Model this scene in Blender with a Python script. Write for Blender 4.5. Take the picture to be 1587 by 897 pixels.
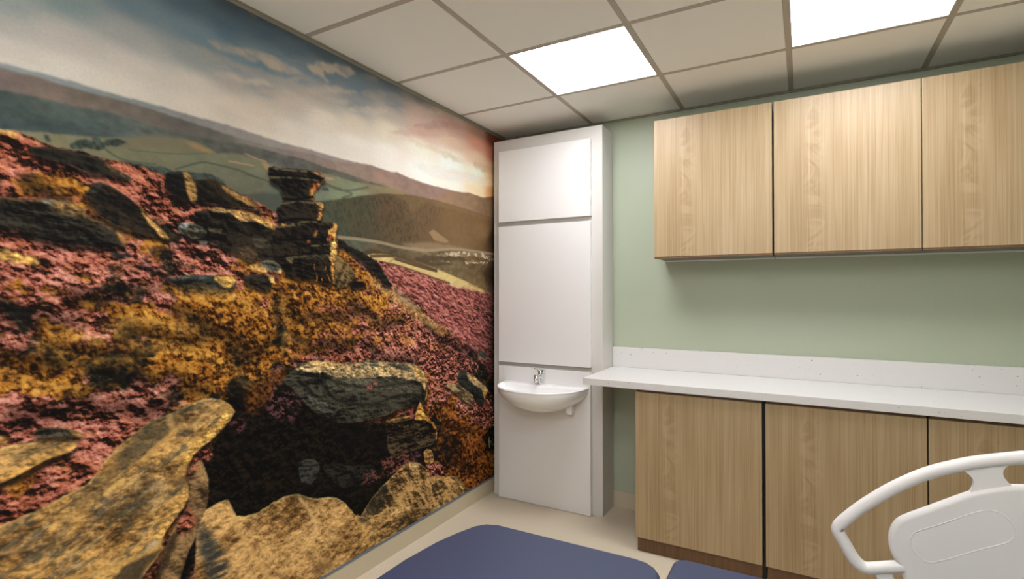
import bpy, bmesh, math, random
import numpy as np
from mathutils import Vector, Matrix

for o in list(bpy.data.objects):
    bpy.data.objects.remove(o, do_unlink=True)
scn = bpy.context.scene
COL = scn.collection
rnd = random.Random(7)

# ------------------------------------------------------------------ camera
CAM = np.array([1.9436, -3.3602, 1.4127]); YAW, PITCH, ROLL, FPX = 0.5114, 0.0064, -0.0009, 807.18
cd = bpy.data.cameras.new('camera'); cam = bpy.data.objects.new('camera', cd); COL.objects.link(cam)
cd.sensor_width = 36.0; cd.lens = FPX / 1587 * 36.0; cd.clip_start = 0.02
fw = np.array([-math.sin(YAW)*math.cos(PITCH), math.cos(YAW)*math.cos(PITCH), math.sin(PITCH)])
r0 = np.array([math.cos(YAW), math.sin(YAW), 0.0]); u0 = np.cross(r0, fw)
rt = r0*math.cos(ROLL) + u0*math.sin(ROLL); up = -r0*math.sin(ROLL) + u0*math.cos(ROLL)
M = Matrix((( rt[0], up[0], -fw[0], CAM[0]), (rt[1], up[1], -fw[1], CAM[1]), (rt[2], up[2], -fw[2], CAM[2]), (0,0,0,1)))
cam.matrix_world = M
scn.camera = cam

# ------------------------------------------------------------------ light and exposure
LAMP = 16.5                                 # strength of each lit ceiling panel
LAMP_COL = (0.97, 0.99, 1.045)
scn.view_settings.view_transform = 'Standard'; scn.view_settings.look = 'None'
scn.view_settings.gamma = 1.0; scn.view_settings.use_curve_mapping = False
scn.view_settings.exposure = 0.3
PRINT_TINT = (.92, .94, .99)                # ink density of the print on the wall
w = bpy.data.worlds.new('world'); scn.world = w; w.use_nodes = True
w.node_tree.nodes['Background'].inputs[0].default_value = (0.9, 0.92, 1, 1)
w.node_tree.nodes['Background'].inputs[1].default_value = 0.3

# ------------------------------------------------------------------ helpers
def lin(c):
    return tuple(((v/255)/12.92 if v/255 <= .04045 else ((v/255+.055)/1.055)**2.4) for v in c)

def mat(name, rgb, rough=0.5, metal=0.0, spec=0.5, coat=0.0):
    m = bpy.data.materials.new(name); m.use_nodes = True
    b = m.node_tree.nodes['Principled BSDF']
    b.inputs['Base Color'].default_value = (*lin(rgb), 1)
    b.inputs['Roughness'].default_value = rough; b.inputs['Metallic'].default_value = metal
    b.inputs['Specular IOR Level'].default_value = spec; b.inputs['Coat Weight'].default_value = coat
    return m

def nd(m, t, **k):
    n = m.node_tree.nodes.new(t)
    for a, v in k.items(): setattr(n, a, v)
    return n
def lk(m, a, b): m.node_tree.links.new(a, b)
def bsdf(m): return m.node_tree.nodes['Principled BSDF']

def speckle(m, c0, c1, scale=400.0, bump=0.0, detail=3.0):
    """two-tone fine noise mottling in real scale"""
    tc = nd(m, 'ShaderNodeNewGeometry'); n = nd(m, 'ShaderNodeTexNoise'); r = nd(m, 'ShaderNodeValToRGB')
    n.inputs['Scale'].default_value = scale; n.inputs['Detail'].default_value = detail
    lk(m, tc.outputs['Position'], n.inputs['Vector']); lk(m, n.outputs['Fac'], r.inputs['Fac'])
    r.color_ramp.elements[0].position = .32; r.color_ramp.elements[1].position = .68
    r.color_ramp.elements[0].color = (*lin(c0), 1); r.color_ramp.elements[1].color = (*lin(c1), 1)
    lk(m, r.outputs['Color'], bsdf(m).inputs['Base Color'])
    if bump:
        b = nd(m, 'ShaderNodeBump'); b.inputs['Strength'].default_value = bump; b.inputs['Distance'].default_value = .002
        lk(m, n.outputs['Fac'], b.inputs['Height']); lk(m, b.outputs['Normal'], bsdf(m).inputs['Normal'])
    return m

def oak(name, base, light, dark):
    m = mat(name, base, .42, spec=.35)
    tc = nd(m, 'ShaderNodeTexCoord')
    def stretched(sx, sz, scale, detail, dist=0.0):
        mp = nd(m, 'ShaderNodeMapping'); mp.inputs['Scale'].default_value = (sx, sx, sz)
        n = nd(m, 'ShaderNodeTexNoise'); n.inputs['Scale'].default_value = scale
        n.inputs['Detail'].default_value = detail; n.inputs['Distortion'].default_value = dist
        lk(m, tc.outputs['Object'], mp.inputs['Vector']); lk(m, mp.outputs['Vector'], n.inputs['Vector'])
        return n.outputs['Fac']
    def math_(op, a, b):
        n = nd(m, 'ShaderNodeMath', operation=op)
        for i, v in enumerate((a, b)):
            if isinstance(v, (int, float)): n.inputs[i].default_value = v
            else: lk(m, v, n.inputs[i])
        return n.outputs[0]
    fine = stretched(1, .008, 230, 3, .2)
    mid = stretched(1, .03, 60, 3, .3)
    broad = stretched(1, .12, 9, 2, .5)
    # cathedral figure: wandering bands near one line of each door, where the veneer repeats
    sx = nd(m, 'ShaderNodeSeparateXYZ'); lk(m, tc.outputs['Object'], sx.inputs[0])
    wob = stretched(1, 1, 7, 2, 1.0)
    xw = math_('ADD', sx.outputs['X'], math_('MULTIPLY', math_('SUBTRACT', wob, .5), .08))
    xs = math_('SUBTRACT', xw, -.13)
    near = math_('POWER', 2.718, math_('MULTIPLY', math_('MULTIPLY', xs, xs), -900))
    rings = math_('SINE', math_('ADD', math_('MULTIPLY', wob, 34), math_('MULTIPLY', sx.outputs['Z'], 9)), 0.0)
    fig = math_('MULTIPLY', math_('MULTIPLY', rings, near), .06)
    s = math_('ADD', math_('ADD', math_('MULTIPLY', fine, .42), math_('MULTIPLY', mid, .38)), math_('MULTIPLY', broad, .2))
    s = math_('ADD', s, fig)
    r = nd(m, 'ShaderNodeValToRGB'); lk(m, s, r.inputs['Fac'])
    e = r.color_ramp.elements
    e[0].position = .33; e[0].color = (*lin(dark), 1); e[1].position = .67; e[1].color = (*lin(light), 1)
    k = e.new(.5); k.color = (*lin(base), 1)
    lk(m, r.outputs['Color'], bsdf(m).inputs['Base Color'])
    return m

def obj(name, bm, m, parent=None, loc=None, smooth=False, bevel=0.0, seg=2, angle=35):
    me = bpy.data.meshes.new(name); bmesh.ops.recalc_face_normals(bm, faces=bm.faces[:])
    if loc is not None: bmesh.ops.translate(bm, verts=bm.verts[:], vec=Vector(loc)*-1)
    bm.to_mesh(me); bm.free(); me.materials.append(m)
    if smooth:
        for p in me.polygons: p.use_smooth = True
    o = bpy.data.objects.new(name, me); COL.objects.link(o)
    if parent is not None: o.parent = parent
    if loc is not None:
        o.location = Vector(loc) - (parent.location if parent is not None and parent.parent is None else (Vector() if parent is None else parent.location + parent.parent.location))
    elif parent is not None:
        base = parent.location if parent.parent is None else parent.location + parent.parent.location
        o.location = -base
    if bevel:
        b = o.modifiers.new('bevel', 'BEVEL'); b.width = bevel; b.segments = seg; b.limit_method = 'ANGLE'; b.angle_limit = math.radians(angle)
        for p in me.polygons: p.use_smooth = True
        wn = o.modifiers.new('weighted', 'WEIGHTED_NORMAL'); wn.keep_sharp = True
    return o

def box(bm, x0, x1, y0, y1, z0, z1):
    v = [bm.verts.new(p) for p in ((x0,y0,z0),(x1,y0,z0),(x1,y1,z0),(x0,y1,z0),(x0,y0,z1),(x1,y0,z1),(x1,y1,z1),(x0,y1,z1))]
    for f in ((0,3,2,1),(4,5,6,7),(0,1,5,4),(1,2,6,5),(2,3,7,6),(3,0,4,7)): bm.faces.new([v[i] for i in f])
def B(*a):
    bm = bmesh.new()
    for q in (a if isinstance(a[0], tuple) else (a,)): box(bm, *q)
    return bm

def tube(bm, pts, rad, n=14, cap=True, close=False):
    """round tube swept along points; rad a number or one per point"""
    pts = [Vector(p) for p in pts]; N = len(pts); rads = rad if isinstance(rad, (list, tuple)) else [rad]*N
    rings = []; prev = None
    for i, p in enumerate(pts):
        a = pts[(i-1) % N] if (close or i) else p; b = pts[(i+1) % N] if (close or i < N-1) else p
        t = (b-a).normalized()
        if prev is None:
            s = Vector((0,0,1)) if abs(t.z) < .9 else Vector((0,1,0)); n1 = t.cross(s).normalized()
        else: n1 = (prev - t*prev.dot(t)).normalized()
        prev = n1; n2 = t.cross(n1)
        rings.append([bm.verts.new(p + (n1*math.cos(2*math.pi*k/n) + n2*math.sin(2*math.pi*k/n))*rads[i]) for k in range(n)])
    for i in range(N if close else N-1):
        A, C = rings[i], rings[(i+1) % N]
        for k in range(n): bm.faces.new((A[k], A[(k+1)%n], C[(k+1)%n], C[k]))
    if cap and not close:
        bm.faces.new(rings[0][::-1]); bm.faces.new(rings[-1])

def prism_y(bm, pts, y0, y1):
    """outline in x,z given thickness along y"""
    a = [bm.verts.new((x, y0, z)) for x, z in pts]; b = [bm.verts.new((x, y1, z)) for x, z in pts]
    bm.faces.new(a); bm.faces.new(b[::-1]); n = len(pts)
    for i in range(n): bm.faces.new((a[i], b[i], b[(i+1)%n], a[(i+1)%n]))
def prism_z(bm, pts, z0, z1):
    a = [bm.verts.new((x, y, z0)) for x, y in pts]; b = [bm.verts.new((x, y, z1)) for x, y in pts]
    bm.faces.new(a[::-1]); bm.faces.new(b); n = len(pts)
    for i in range(n): bm.faces.new((a[i], a[(i+1)%n], b[(i+1)%n], b[i]))

def spline(pts, k=8, close=False):
    """Catmull-Rom through the points"""
    P = [np.array(p, float) for p in pts]; N = len(P); out = []
    for i in range(N if close else N-1):
        g = lambda j: P[j % N] if close else P[min(max(j, 0), N-1)]
        p0, p1, p2, p3 = g(i-1), g(i), g(i+1), g(i+2)
        for s in range(k):
            t = s/k
            out.append(tuple(.5*((2*p1)+(-p0+p2)*t+(2*p0-5*p1+4*p2-p3)*t*t+(-p0+3*p1-3*p2+p3)*t**3)))
    if not close: out.append(tuple(P[-1]))
    return out

def thing(name, label, cat, loc=(0,0,0), group=None):
    o = bpy.data.objects.new(name, None); COL.objects.link(o); o.location = loc; o.empty_display_size = .1
    return tag(o, label, cat, group)
def tag(o, label, cat, group=None):
    o['label'] = label; o['category'] = cat
    if group: o['group'] = group
    return o
def struct(name, bm, m, **k):
    o = obj(name, bm, m, **k); o['kind'] = 'structure'; return o

def ray(px, py): return fw + (px-793.5)/FPX*rt - (py-448.5)/FPX*up
def on_plane(axis, val, px, py):
    d = ray(px, py); return CAM + (val-CAM[axis])/d[axis]*d

# ------------------------------------------------------------------ room dimensions (metres)
H = 2.563; XR = 3.06; YF = -4.35
GX, GY, T = .684, -.582, .6                 # ceiling grid: first column, first row, module

# ------------------------------------------------------------------ materials
M_green = speckle(mat('green wall paint', (167,173,150), .45, spec=.4), (164,170,147), (169,175,152), 300, .03)
M_white_wall = mat('plain wall paint', (236,233,226), .6)
M_floor = speckle(mat('beige vinyl', (196,182,160), .5, spec=.3), (188,173,149), (214,200,178), 260, .02)
M_skirt = speckle(mat('beige vinyl skirting', (190,175,150), .5, spec=.3), (180,166,140), (200,187,160), 320)
M_tile = speckle(mat('ceiling tile', (240,237,231), .75, spec=.2), (237,234,228), (243,240,234), 700, .05)
M_grid = mat('ceiling grid bar', (176,166,153), .5)
M_angle = mat('ceiling edge angle', (140,134,120), .55)
M_cap = mat('blue skirting cap', (92,108,124), .45)
M_white = mat('white laminate panel', (218,214,210), .28, spec=.5)
M_body = mat('white laminate casing', (198,193,186), .3, spec=.5)  # darker than the panels: shading put into the base colour
M_cer = mat('white ceramic', (240,238,236), .14, spec=.6, coat=.3)
M_chrome = mat('chrome', (225,225,225), .12, 1.0)
M_brass = mat('brown valve marker', (140,95,40), .3, .7)
M_oak = oak('light oak veneer', (160,136,101), (174,152,120), (139,113,79))
M_oakshade = oak('oak darkened for shade', (100,72,46), (112,82,54), (84,60,38))  # oak darkened to paint in shade on plinths, rails and lower edges
M_carcass = mat('grey cabinet carcass', (108,107,92), .5)
M_black = mat('gap shade black', (22,20,18), .6)  # black standing in for shade in the gaps between cupboards
M_blue = speckle(mat('blue vinyl', (50,56,81), .5, spec=.5), (49,55,79), (51,57,83), 900, .03)
M_rail = speckle(mat('off white moulded plastic', (214,209,203), .38, spec=.5), (212,207,201), (216,211,205), 500, .03)
M_metal = mat('pale grey painted steel', (200,202,204), .35, .3)
M_rubber = mat('dark rubber', (40,40,42), .6)

def quartz():
    m = mat('speckled white worktop', (205,201,197), .3, spec=.4)
    g = nd(m, 'ShaderNodeNewGeometry'); col = None
    prev = (*lin((207,203,199)), 1)
    for sc, th, c in ((60, .11, (184,178,170)), (20, .072, (156,149,140)), (11, .046, (112,104,98)), (7.0, .032, (58,50,46))):
        v = nd(m, 'ShaderNodeTexVoronoi'); v.inputs['Scale'].default_value = sc
        lk(m, g.outputs['Position'], v.inputs['Vector'])
        mr = nd(m, 'ShaderNodeMapRange'); mr.inputs['From Min'].default_value = th*.75; mr.inputs['From Max'].default_value = th
        mr.inputs['To Min'].default_value = 1; mr.inputs['To Max'].default_value = 0
        lk(m, v.outputs['Distance'], mr.inputs['Value'])
        mx = nd(m, 'ShaderNodeMix', data_type='RGBA'); lk(m, mr.outputs['Result'], mx.inputs['Factor'])
        if col is None: mx.inputs['A'].default_value = prev
        else: lk(m, col, mx.inputs['A'])
        mx.inputs['B'].default_value = (*lin(c), 1); col = mx.outputs['Result']
    lk(m, col, bsdf(m).inputs['Base Color'])
    return m
M_quartz = quartz()

# ------------------------------------------------------------------ room shell
struct('floor', B(-.1, XR+.1, YF-.1, .1, -.1, 0), M_floor)
struct('wall_left', B(-.1, 0, YF-.1, .1, 0, H), M_white_wall)
struct('wall_back', B(0, XR+.1, 0, .1, 0, H), M_green)
struct('wall_right', B(XR, XR+.1, YF-.1, 0, 0, H), M_green)
struct('wall_front', B(0, XR, YF-.1, YF, 0, H), M_white_wall)

# lit tiles: (column, row) of the grid
LIT = [(0, 0), (2, 0), (1, 3), (0, 5), (2, 5)]  # front pair real; those further back are unseen, added for fill light
bw = .012                                   # half width of a grid bar
xs = [0] + [GX+T*i-0 for i in range(4)]; xs = [0, GX-T] + [GX+T*i for i in range(4)]
ys = [0] + [GY-T*j for j in range(7)]
def cells():
    X = [0.0] + [v for v in (GX-T, GX, GX+T, GX+2*T, GX+3*T) if 0.1 < v < XR] + [XR]
    Y = [0.0] + [GY-T*j for j in range(7) if GY-T*j > YF] + [YF]
    return X, Y
X, Y = cells()
bm = bmesh.new()
for i in range(len(X)-1):
    for j in range(len(Y)-1):
        x0, x1, y1, y0 = X[i], X[i+1], Y[j], Y[j+1]
        if any(abs(x0-(GX+T*c)) < .01 and abs(y1-(GY-T*r)) < .01 for c, r in LIT): continue
        box(bm, x0+(bw if i else 0), x1-(bw if i < len(X)-2 else 0), y0+(bw if j < len(Y)-2 else 0), y1-(bw if j else 0), H, H+.03)
struct('ceiling', bm, M_tile, bevel=.002, seg=1)
bm = bmesh.new()
for v in X[1:-1]: box(bm, v-bw, v+bw, YF, 0, H-.001, H+.028)
for k, v in enumerate(Y[1:-1]):
    for i in range(len(X)-1):
        box(bm, X[i]+(bw if i else 0), X[i+1]-(bw if i < len(X)-2 else 0), v-bw, v+bw, H-.001, H+.028)
struct('ceiling_grid', bm, M_grid)
struct('ceiling_slab', B(-.1, XR+.1, YF-.1, .1, H+.09, H+.15), M_white_wall)
struct('trim_1', B((.0, .012, YF, 0, H-.008, H-.0015), (.0, .006, YF, 0, H-.02, H-.008)), M_angle)
struct('trim_2', B(.012, XR, -.010, 0, H-.012, H-.0015), M_angle)

M_lamp = bpy.data.materials.new('lit diffuser'); M_lamp.use_nodes = True
nt = M_lamp.node_tree; nt.nodes.remove(nt.nodes['Principled BSDF'])
em = nt.nodes.new('ShaderNodeEmission'); em.inputs[0].default_value = (*LAMP_COL, 1); em.inputs[1].default_value = LAMP
nt.links.new(em.outputs[0], nt.nodes['Material Output'].inputs[0])
LAMP_LABEL = ['lit square ceiling panel above the white washbasin unit', 'lit square ceiling panel above the oak wall cupboards, at the top edge',
              'added unseen fill-light panel over the middle of the blue bed',
              'added unseen fill-light panel at the rear of the room, on the mural side', 'added unseen fill-light panel at the rear of the room, on the cupboard side']
for (c, r), lab in zip(LIT, LAMP_LABEL):
    x0 = GX+T*c; y0 = GY-T*(r+1)
    t = thing('ceiling_light', lab, 'ceiling light', (x0+T/2, y0+T/2, H), 'recessed ceiling light panels')
    a, b_, p, q = x0+bw, x0+T-bw, y0+bw, y0+T-bw; e = .004
    obj('frame', B((a, a+e, p, q, H-.0005, H+.03), (b_-e, b_, p, q, H-.0005, H+.03), (a+e, b_-e, p, p+e, H-.0005, H+.03), (a+e, b_-e, q-e, q, H-.0005, H+.03)), M_white, t)
    obj('diffuser', B(a+e, b_-e, p+e, q-e, H+.002, H+.012), M_lamp, t)

SK = .098
struct('baseboard_left', B(0, .006, YF, 0, 0, SK), M_skirt)
struct('trim_3', B(0, .009, YF, 0, SK, SK+.008), M_cap)
struct('baseboard_back', B(.0095, XR, -.006, 0, 0, SK+.004), M_skirt)
# ------------------------------------------------------------------ the landscape print on the left wall
# Drawn as colour on a fine grid: s = distance along the wall from the back corner, z = height (metres).
S0, S1, Z0, Z1, STEP = 0.0, 2.84, SK+.0085, H-.0205, .0025
NS = int((S1-S0)/STEP)+1; NZ = int((Z1-Z0)/STEP)+1
gs = np.linspace(S0, S1, NS); gz = np.linspace(Z0, Z1, NZ)
SS, ZZ = [a.astype(np.float32) for a in np.meshgrid(gs, gz)]                  # rows = height
img = np.zeros((NZ, NS, 3), np.float32)
def wp(p):                                    # point of the print on the wall
    q = on_plane(0, 0.0, *p); return (-q[1], q[2])
_seed = [1]
def noise(scale, oct=4, ang=0.0, stretch=1.0, gain=.5, U=None, V=None, seed=None):
    """value noise 0..1; scale = feature size in metres; stretched along ang (degrees)"""
    U = SS if U is None else U; V = ZZ if V is None else V
    _seed[0] += 1; rs = np.random.RandomState(seed or _seed[0]); a = math.radians(ang)
    # the wall is seen with s growing to the left, so a downhill-to-the-right line has rising z with s
    p = (U*math.cos(a)+V*math.sin(a))/(scale*stretch); q = (-U*math.sin(a)+V*math.cos(a))/scale
    out = 0; amp = 1; tot = 0
    for o in range(oct):
        f = 2**o; x = p*f+np.float32(o*17.3+50); y = q*f+np.float32(o*9.1+50)
        xi = np.floor(x).astype(np.int32); yi = np.floor(y).astype(np.int32); fx = x-xi; fy = y-yi
        fx = fx*fx*(3-2*fx); fy = fy*fy*(3-2*fy); L = rs.rand(512, 512).astype(np.float32)
        g = lambda i, j: L[i & 511, j & 511]
        v = (g(xi, yi)*(1-fx)+g(xi+1, yi)*fx)*(1-fy)+(g(xi, yi+1)*(1-fx)+g(xi+1, yi+1)*fx)*fy
        out = out+v*amp; tot += amp; amp *= gain
    out = out/tot
    return ((out-.5)*(1.0+.35*oct)*.9+.5).astype(np.float32)
def shift(a, ds, dz):                         # value found ds along / dz up (metres)
    i = np.clip(np.arange(NZ)+int(round(dz/STEP)), 0, NZ-1); j = np.clip(np.arange(NS)+int(round(ds/STEP)), 0, NS-1)
    return a[i][:, j]
def blur(a, r):
    k = max(1, int(round(r/STEP)))
    for _ in range(2 if r > .0021 else 1):
        for ax in (0, 1):
            c = np.cumsum(np.pad(a, [(k+1, k) if i == ax else (0, 0) for i in range(2)], mode='edge'), axis=ax, dtype=np.float64)
            n = a.shape[ax]
            a = ((np.take(c, range(2*k+1, 2*k+1+n), ax)-np.take(c, range(0, n), ax))/(2*k+1)).astype(np.float32)
    return a
WX = (noise(.05, 4)-.5); WY = (noise(.05, 4)-.5); WX2 = (noise(.012, 3)-.5); WY2 = (noise(.012, 3)-.5)
def poly(pts, warp=.0, fine=.0, smooth=0, soft=.0015, curve=False):
    warp *= .6; fine *= .4
    P = [wp(p) for p in (spline(pts, 6, close=True) if curve else pts)]
    P = np.array(P); X = SS+WX*warp+WX2*fine; Yy = ZZ+WY*warp+WY2*fine
    pad = warp+fine+.01
    c0 = max(0, int((P[:,0].min()-pad-S0)/STEP)); c1 = min(NS, int((P[:,0].max()+pad-S0)/STEP)+2)
    r0_ = max(0, int((P[:,1].min()-pad-Z0)/STEP)); r1 = min(NZ, int((P[:,1].max()+pad-Z0)/STEP)+2)
    m = np.zeros((NZ, NS), np.float32)
    if c1 <= c0 or r1 <= r0_: return m
    x = X[r0_:r1, c0:c1]; y = Yy[r0_:r1, c0:c1]; ins = np.zeros(x.shape, bool); n = len(P)
    for i in range(n):
        xa, ya = P[i]; xb, yb_ = P[(i+1) % n]
        if ya == yb_: continue
        ins ^= ((ya > y) != (yb_ > y)) & (x < (xb-xa)*(y-ya)/(yb_-ya)+xa)
    m[r0_:r1, c0:c1] = ins
    return blur(m, soft) if soft else m
def line(pts, wid, soft=.002):
    """thin stroke, wid in metres"""
    P = [wp(p) for p in spline(pts, 6)]; d = np.full(SS.shape, 9., np.float32)
    for (xa, ya), (xb, yb_) in zip(P[:-1], P[1:]):
        dx, dy = xb-xa, yb_-ya; L = dx*dx+dy*dy+1e-12
        pad = wid*4
        c0 = max(0, int((min(xa, xb)-pad)/STEP)); c1 = min(NS, int((max(xa, xb)+pad)/STEP)+2)
        q0 = max(0, int((min(ya, yb_)-pad-Z0)/STEP)); q1 = min(NZ, int((max(ya, yb_)+pad-Z0)/STEP)+2)
        if c1 <= c0 or q1 <= q0: continue
        x = SS[q0:q1, c0:c1]; y = ZZ[q0:q1, c0:c1]; t = np.clip(((x-xa)*dx+(y-ya)*dy)/L, 0, 1)
        e = np.hypot(x-xa-t*dx, y-ya-t*dy); d[q0:q1, c0:c1] = np.minimum(d[q0:q1, c0:c1], e)
    return np.clip((wid-d)/soft+.5, 0, 1)
def put(m, c):
    global img
    c = np.asarray(c, np.float32)
    if c.ndim == 1: c = c[None, None, :]
    img = img*(1-m[..., None])+c*m[..., None]
def ramp(t, stops):
    t = np.clip(t, 0, 1); xs_ = [s[0] for s in stops]
    return np.stack([np.interp(t, xs_, [s[1][k] for s in stops]) for k in range(3)], -1).astype(np.float32)
def grow(a, k):
    """bring a coarse array back to the full grid"""
    for ax, n in ((0, NZ), (1, NS)):
        t = np.minimum(np.arange(n)/k, a.shape[ax]-1.001); i = t.astype(int); f = (t-i).astype(np.float32)
        f = f.reshape([-1 if j == ax else 1 for j in range(a.ndim)])
        a = np.take(a, i, ax)*(1-f)+np.take(a, i+1, ax)*f
    return a.astype(np.float32)
def field(samples, power=3.0):
    """smooth colours through samples (px, py, r, g, b), in wall space"""
    num = 0; den = 0; Sl = SS[::4, ::4]; Zl = ZZ[::4, ::4]
    for px, py, *c in samples:
        s, z = wp((px, py)); w_ = 1/((Sl-s)**2+(1.6*(Zl-z))**2+.002)**(power/2)
        num = num+w_[..., None]*np.array(c, np.float32); den = den+w_
    return grow(num/den[..., None], 4)
def mul(c, f): return c*f[..., None] if np.ndim(f) else c*f

# --- sky
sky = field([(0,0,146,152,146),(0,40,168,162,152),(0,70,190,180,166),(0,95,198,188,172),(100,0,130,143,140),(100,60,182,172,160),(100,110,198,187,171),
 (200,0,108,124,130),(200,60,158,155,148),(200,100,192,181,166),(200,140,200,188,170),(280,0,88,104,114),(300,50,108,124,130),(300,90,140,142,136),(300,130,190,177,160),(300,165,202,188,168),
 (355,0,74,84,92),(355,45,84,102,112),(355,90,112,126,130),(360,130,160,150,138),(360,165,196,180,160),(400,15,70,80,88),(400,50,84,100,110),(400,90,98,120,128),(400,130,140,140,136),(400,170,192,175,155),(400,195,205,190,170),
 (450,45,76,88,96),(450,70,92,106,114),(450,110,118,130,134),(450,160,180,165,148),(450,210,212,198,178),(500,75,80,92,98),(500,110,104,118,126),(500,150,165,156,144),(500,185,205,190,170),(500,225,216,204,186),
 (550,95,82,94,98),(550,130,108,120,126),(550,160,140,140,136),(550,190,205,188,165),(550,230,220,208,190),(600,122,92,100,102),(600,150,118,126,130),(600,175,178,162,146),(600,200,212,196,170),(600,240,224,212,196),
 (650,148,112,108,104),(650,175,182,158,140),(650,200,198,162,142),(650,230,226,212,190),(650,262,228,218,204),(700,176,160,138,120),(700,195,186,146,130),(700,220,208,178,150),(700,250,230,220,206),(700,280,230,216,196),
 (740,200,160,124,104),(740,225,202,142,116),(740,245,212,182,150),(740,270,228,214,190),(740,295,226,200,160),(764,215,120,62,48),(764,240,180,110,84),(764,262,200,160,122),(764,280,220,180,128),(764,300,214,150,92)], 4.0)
n = noise(.10, 4, 0, 4.5); sky = np.minimum(mul(sky*1.08, 1+(n-.5)*.06), 240)  # sky colours lifted to offset the dimmer light high on the wall
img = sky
cm = np.clip((noise(.045, 5, -4, 3.2)-.56)*4, 0, 1)      # small streaky cloud
cz = poly([(300,75),(360,70),(450,95),(560,120),(640,150),(700,175),(740,190),(700,215),(600,205),(520,185),(430,165),(350,135)], .1, soft=.05)
put(cm*cz*.30, (196,176,156))
CN = noise(.03,4,0,2.5)
def cloud(pts, col, a=.9, warp=.02, fine=.016, soft=.006): put(poly(pts, warp, fine, soft=soft, curve=True)*a*np.clip(.70+.7*(CN-.3), 0, 1), col)
cloud([(318,63),(340,64),(375,74),(405,80),(430,92),(450,104),(475,116),(470,118),(440,112),(415,103),(390,93),(360,84),(335,76)], (180,163,146), .9)
cloud([(400,82),(425,88),(445,100),(470,113),(440,110),(420,104),(405,96)], (192,173,152), .7)
cloud([(282,60),(305,70),(335,82),(370,98),(410,112),(440,130),(470,148),(462,148),(430,132),(400,120),(370,108),(340,98),(318,86),(300,74)], (168,156,142), .75)
cloud([(333,113),(360,114),(375,122),(400,124),(425,133),(410,134),(385,130),(360,124)], (196,178,156), .85)
cloud([(478,100),(500,97),(530,98),(545,106),(552,112),(538,118),(515,112),(500,110),(502,120),(512,128),(500,126),(485,115),(476,107)], (190,172,152), .95, .03)
cloud([(443,122),(470,119),(500,126),(490,124),(470,125),(450,126)], (186,170,152), .8)
cloud([(476,139),(500,132),(530,137),(555,146),(535,146),(505,144),(485,144)], (194,176,156), .85)
cloud([(430,118),(450,132),(475,150),(500,158),(520,160),(500,152),(470,138),(445,122)], (184,168,150), .7)
cloud([(395,140),(430,138),(470,146),(460,152),(420,150)], (188,170,150), .6)
cloud([(400,158),(430,155),(455,160),(440,165),(410,168)], (200,182,160), .6)
cloud([(500,150),(530,153),(548,160),(525,160)], (192,176,158), .7); cloud([(540,168),(575,165),(600,172),(575,178),(550,175)], (206,192,172), .7)
cloud([(557,117),(575,116),(585,126),(568,124)], (150,138,128), .6); cloud([(560,142),(580,138),(600,150),(585,155),(565,150)], (172,156,142), .6)
cloud([(615,168),(640,172),(665,172),(690,176),(660,180),(630,176)], (196,170,150), .7)
cloud([(600,205),(650,200),(700,204),(720,212),(680,212),(630,210)], (204,160,142), .5)
cloud([(630,213),(637,216),(650,222),(680,230),(700,238),(722,248),(712,254),(690,244),(660,232),(640,224)], (226,208,174), .9, .04)
cloud([(640,195),(680,186),(720,196),(690,202)], (178,138,124), .6)
cloud([(690,265),(740,272),(766,286),(740,284)], (236,216,180), .8); cloud([(735,250),(766,262),(766,270),(740,262)], (206,172,132), .6)
cloud([(640,255),(700,262),(745,278),(720,282),(670,272)], (232,224,210), .8)
put(poly([(370,0),(376,4),(398,29),(392,28)], soft=.003)*.6, (140,105,66)); put(poly([(420,30),(432,38),(430,42),(418,34)], soft=.003)*.5, (104,72,50))

# --- distant hills
grain = noise(.02, 4, 0, 1.5); coarse = noise(.15, 4, 10, 2)
def hill(pts, samples, a=1.0, var=.12, soft=.0025, warp=.003):
    f = mul(field(samples), 1+(grain-.5)*var*.8+(coarse-.5)*var*.25); put(poly(pts, warp, .002, soft=soft)*a, f)
hill([(-120,72),(0,97),(25,104),(75,117),(115,127),(160,142),(200,152),(250,165),(300,180),(350,193),(400,209),(440,222),(480,232),(530,246),(545,250),(565,254),(590,262),(640,285),(640,320),(-120,320)],
 [(0,105,142,148,144),(100,130,140,144,140),(200,158,130,134,130),(300,186,132,128,122),(350,200,142,134,126),(400,215,146,136,126),(480,238,152,138,128),(540,252,156,138,128)], var=.06)
hill([(-120,80),(0,105),(50,118),(100,133),(150,147),(200,159),(225,166),(275,183),(325,199),(375,216),(420,228),(470,236),(520,250),(541,253),(553,253),(562,256),(575,270),(600,300),(-120,300)],
 [(0,115,120,105,98),(60,140,126,110,98),(150,155,112,100,88),(220,185,112,102,90),(280,190,94,88,80),(330,210,100,96,86),(400,228,132,122,112),(470,250,138,120,110),(540,262,150,128,112),(560,275,146,122,106)], var=.10)
hill([(565,257),(575,256),(590,262),(605,266),(615,267),(637,277),(660,285),(700,295),(730,303),(745,307),(766,304),(780,304),(780,360),(600,320),(570,280)],
 [(575,262,140,118,104),(600,280,156,126,108),(640,285,150,120,104),(640,300,142,118,102),(690,300,150,120,106),(730,312,146,112,92),(760,315,134,96,76)], var=.10)
put(poly([(572,265),(590,268),(600,282),(590,284),(580,275)], .02, .006, soft=.008)*.5, (176,138,116))
hill([(672,304),(700,297),(728,299),(745,305),(766,312),(780,318),(780,352),(720,335),(690,318)], [(690,305,150,118,92),(720,315,144,116,88),(760,330,132,102,72)], var=.08)
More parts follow.
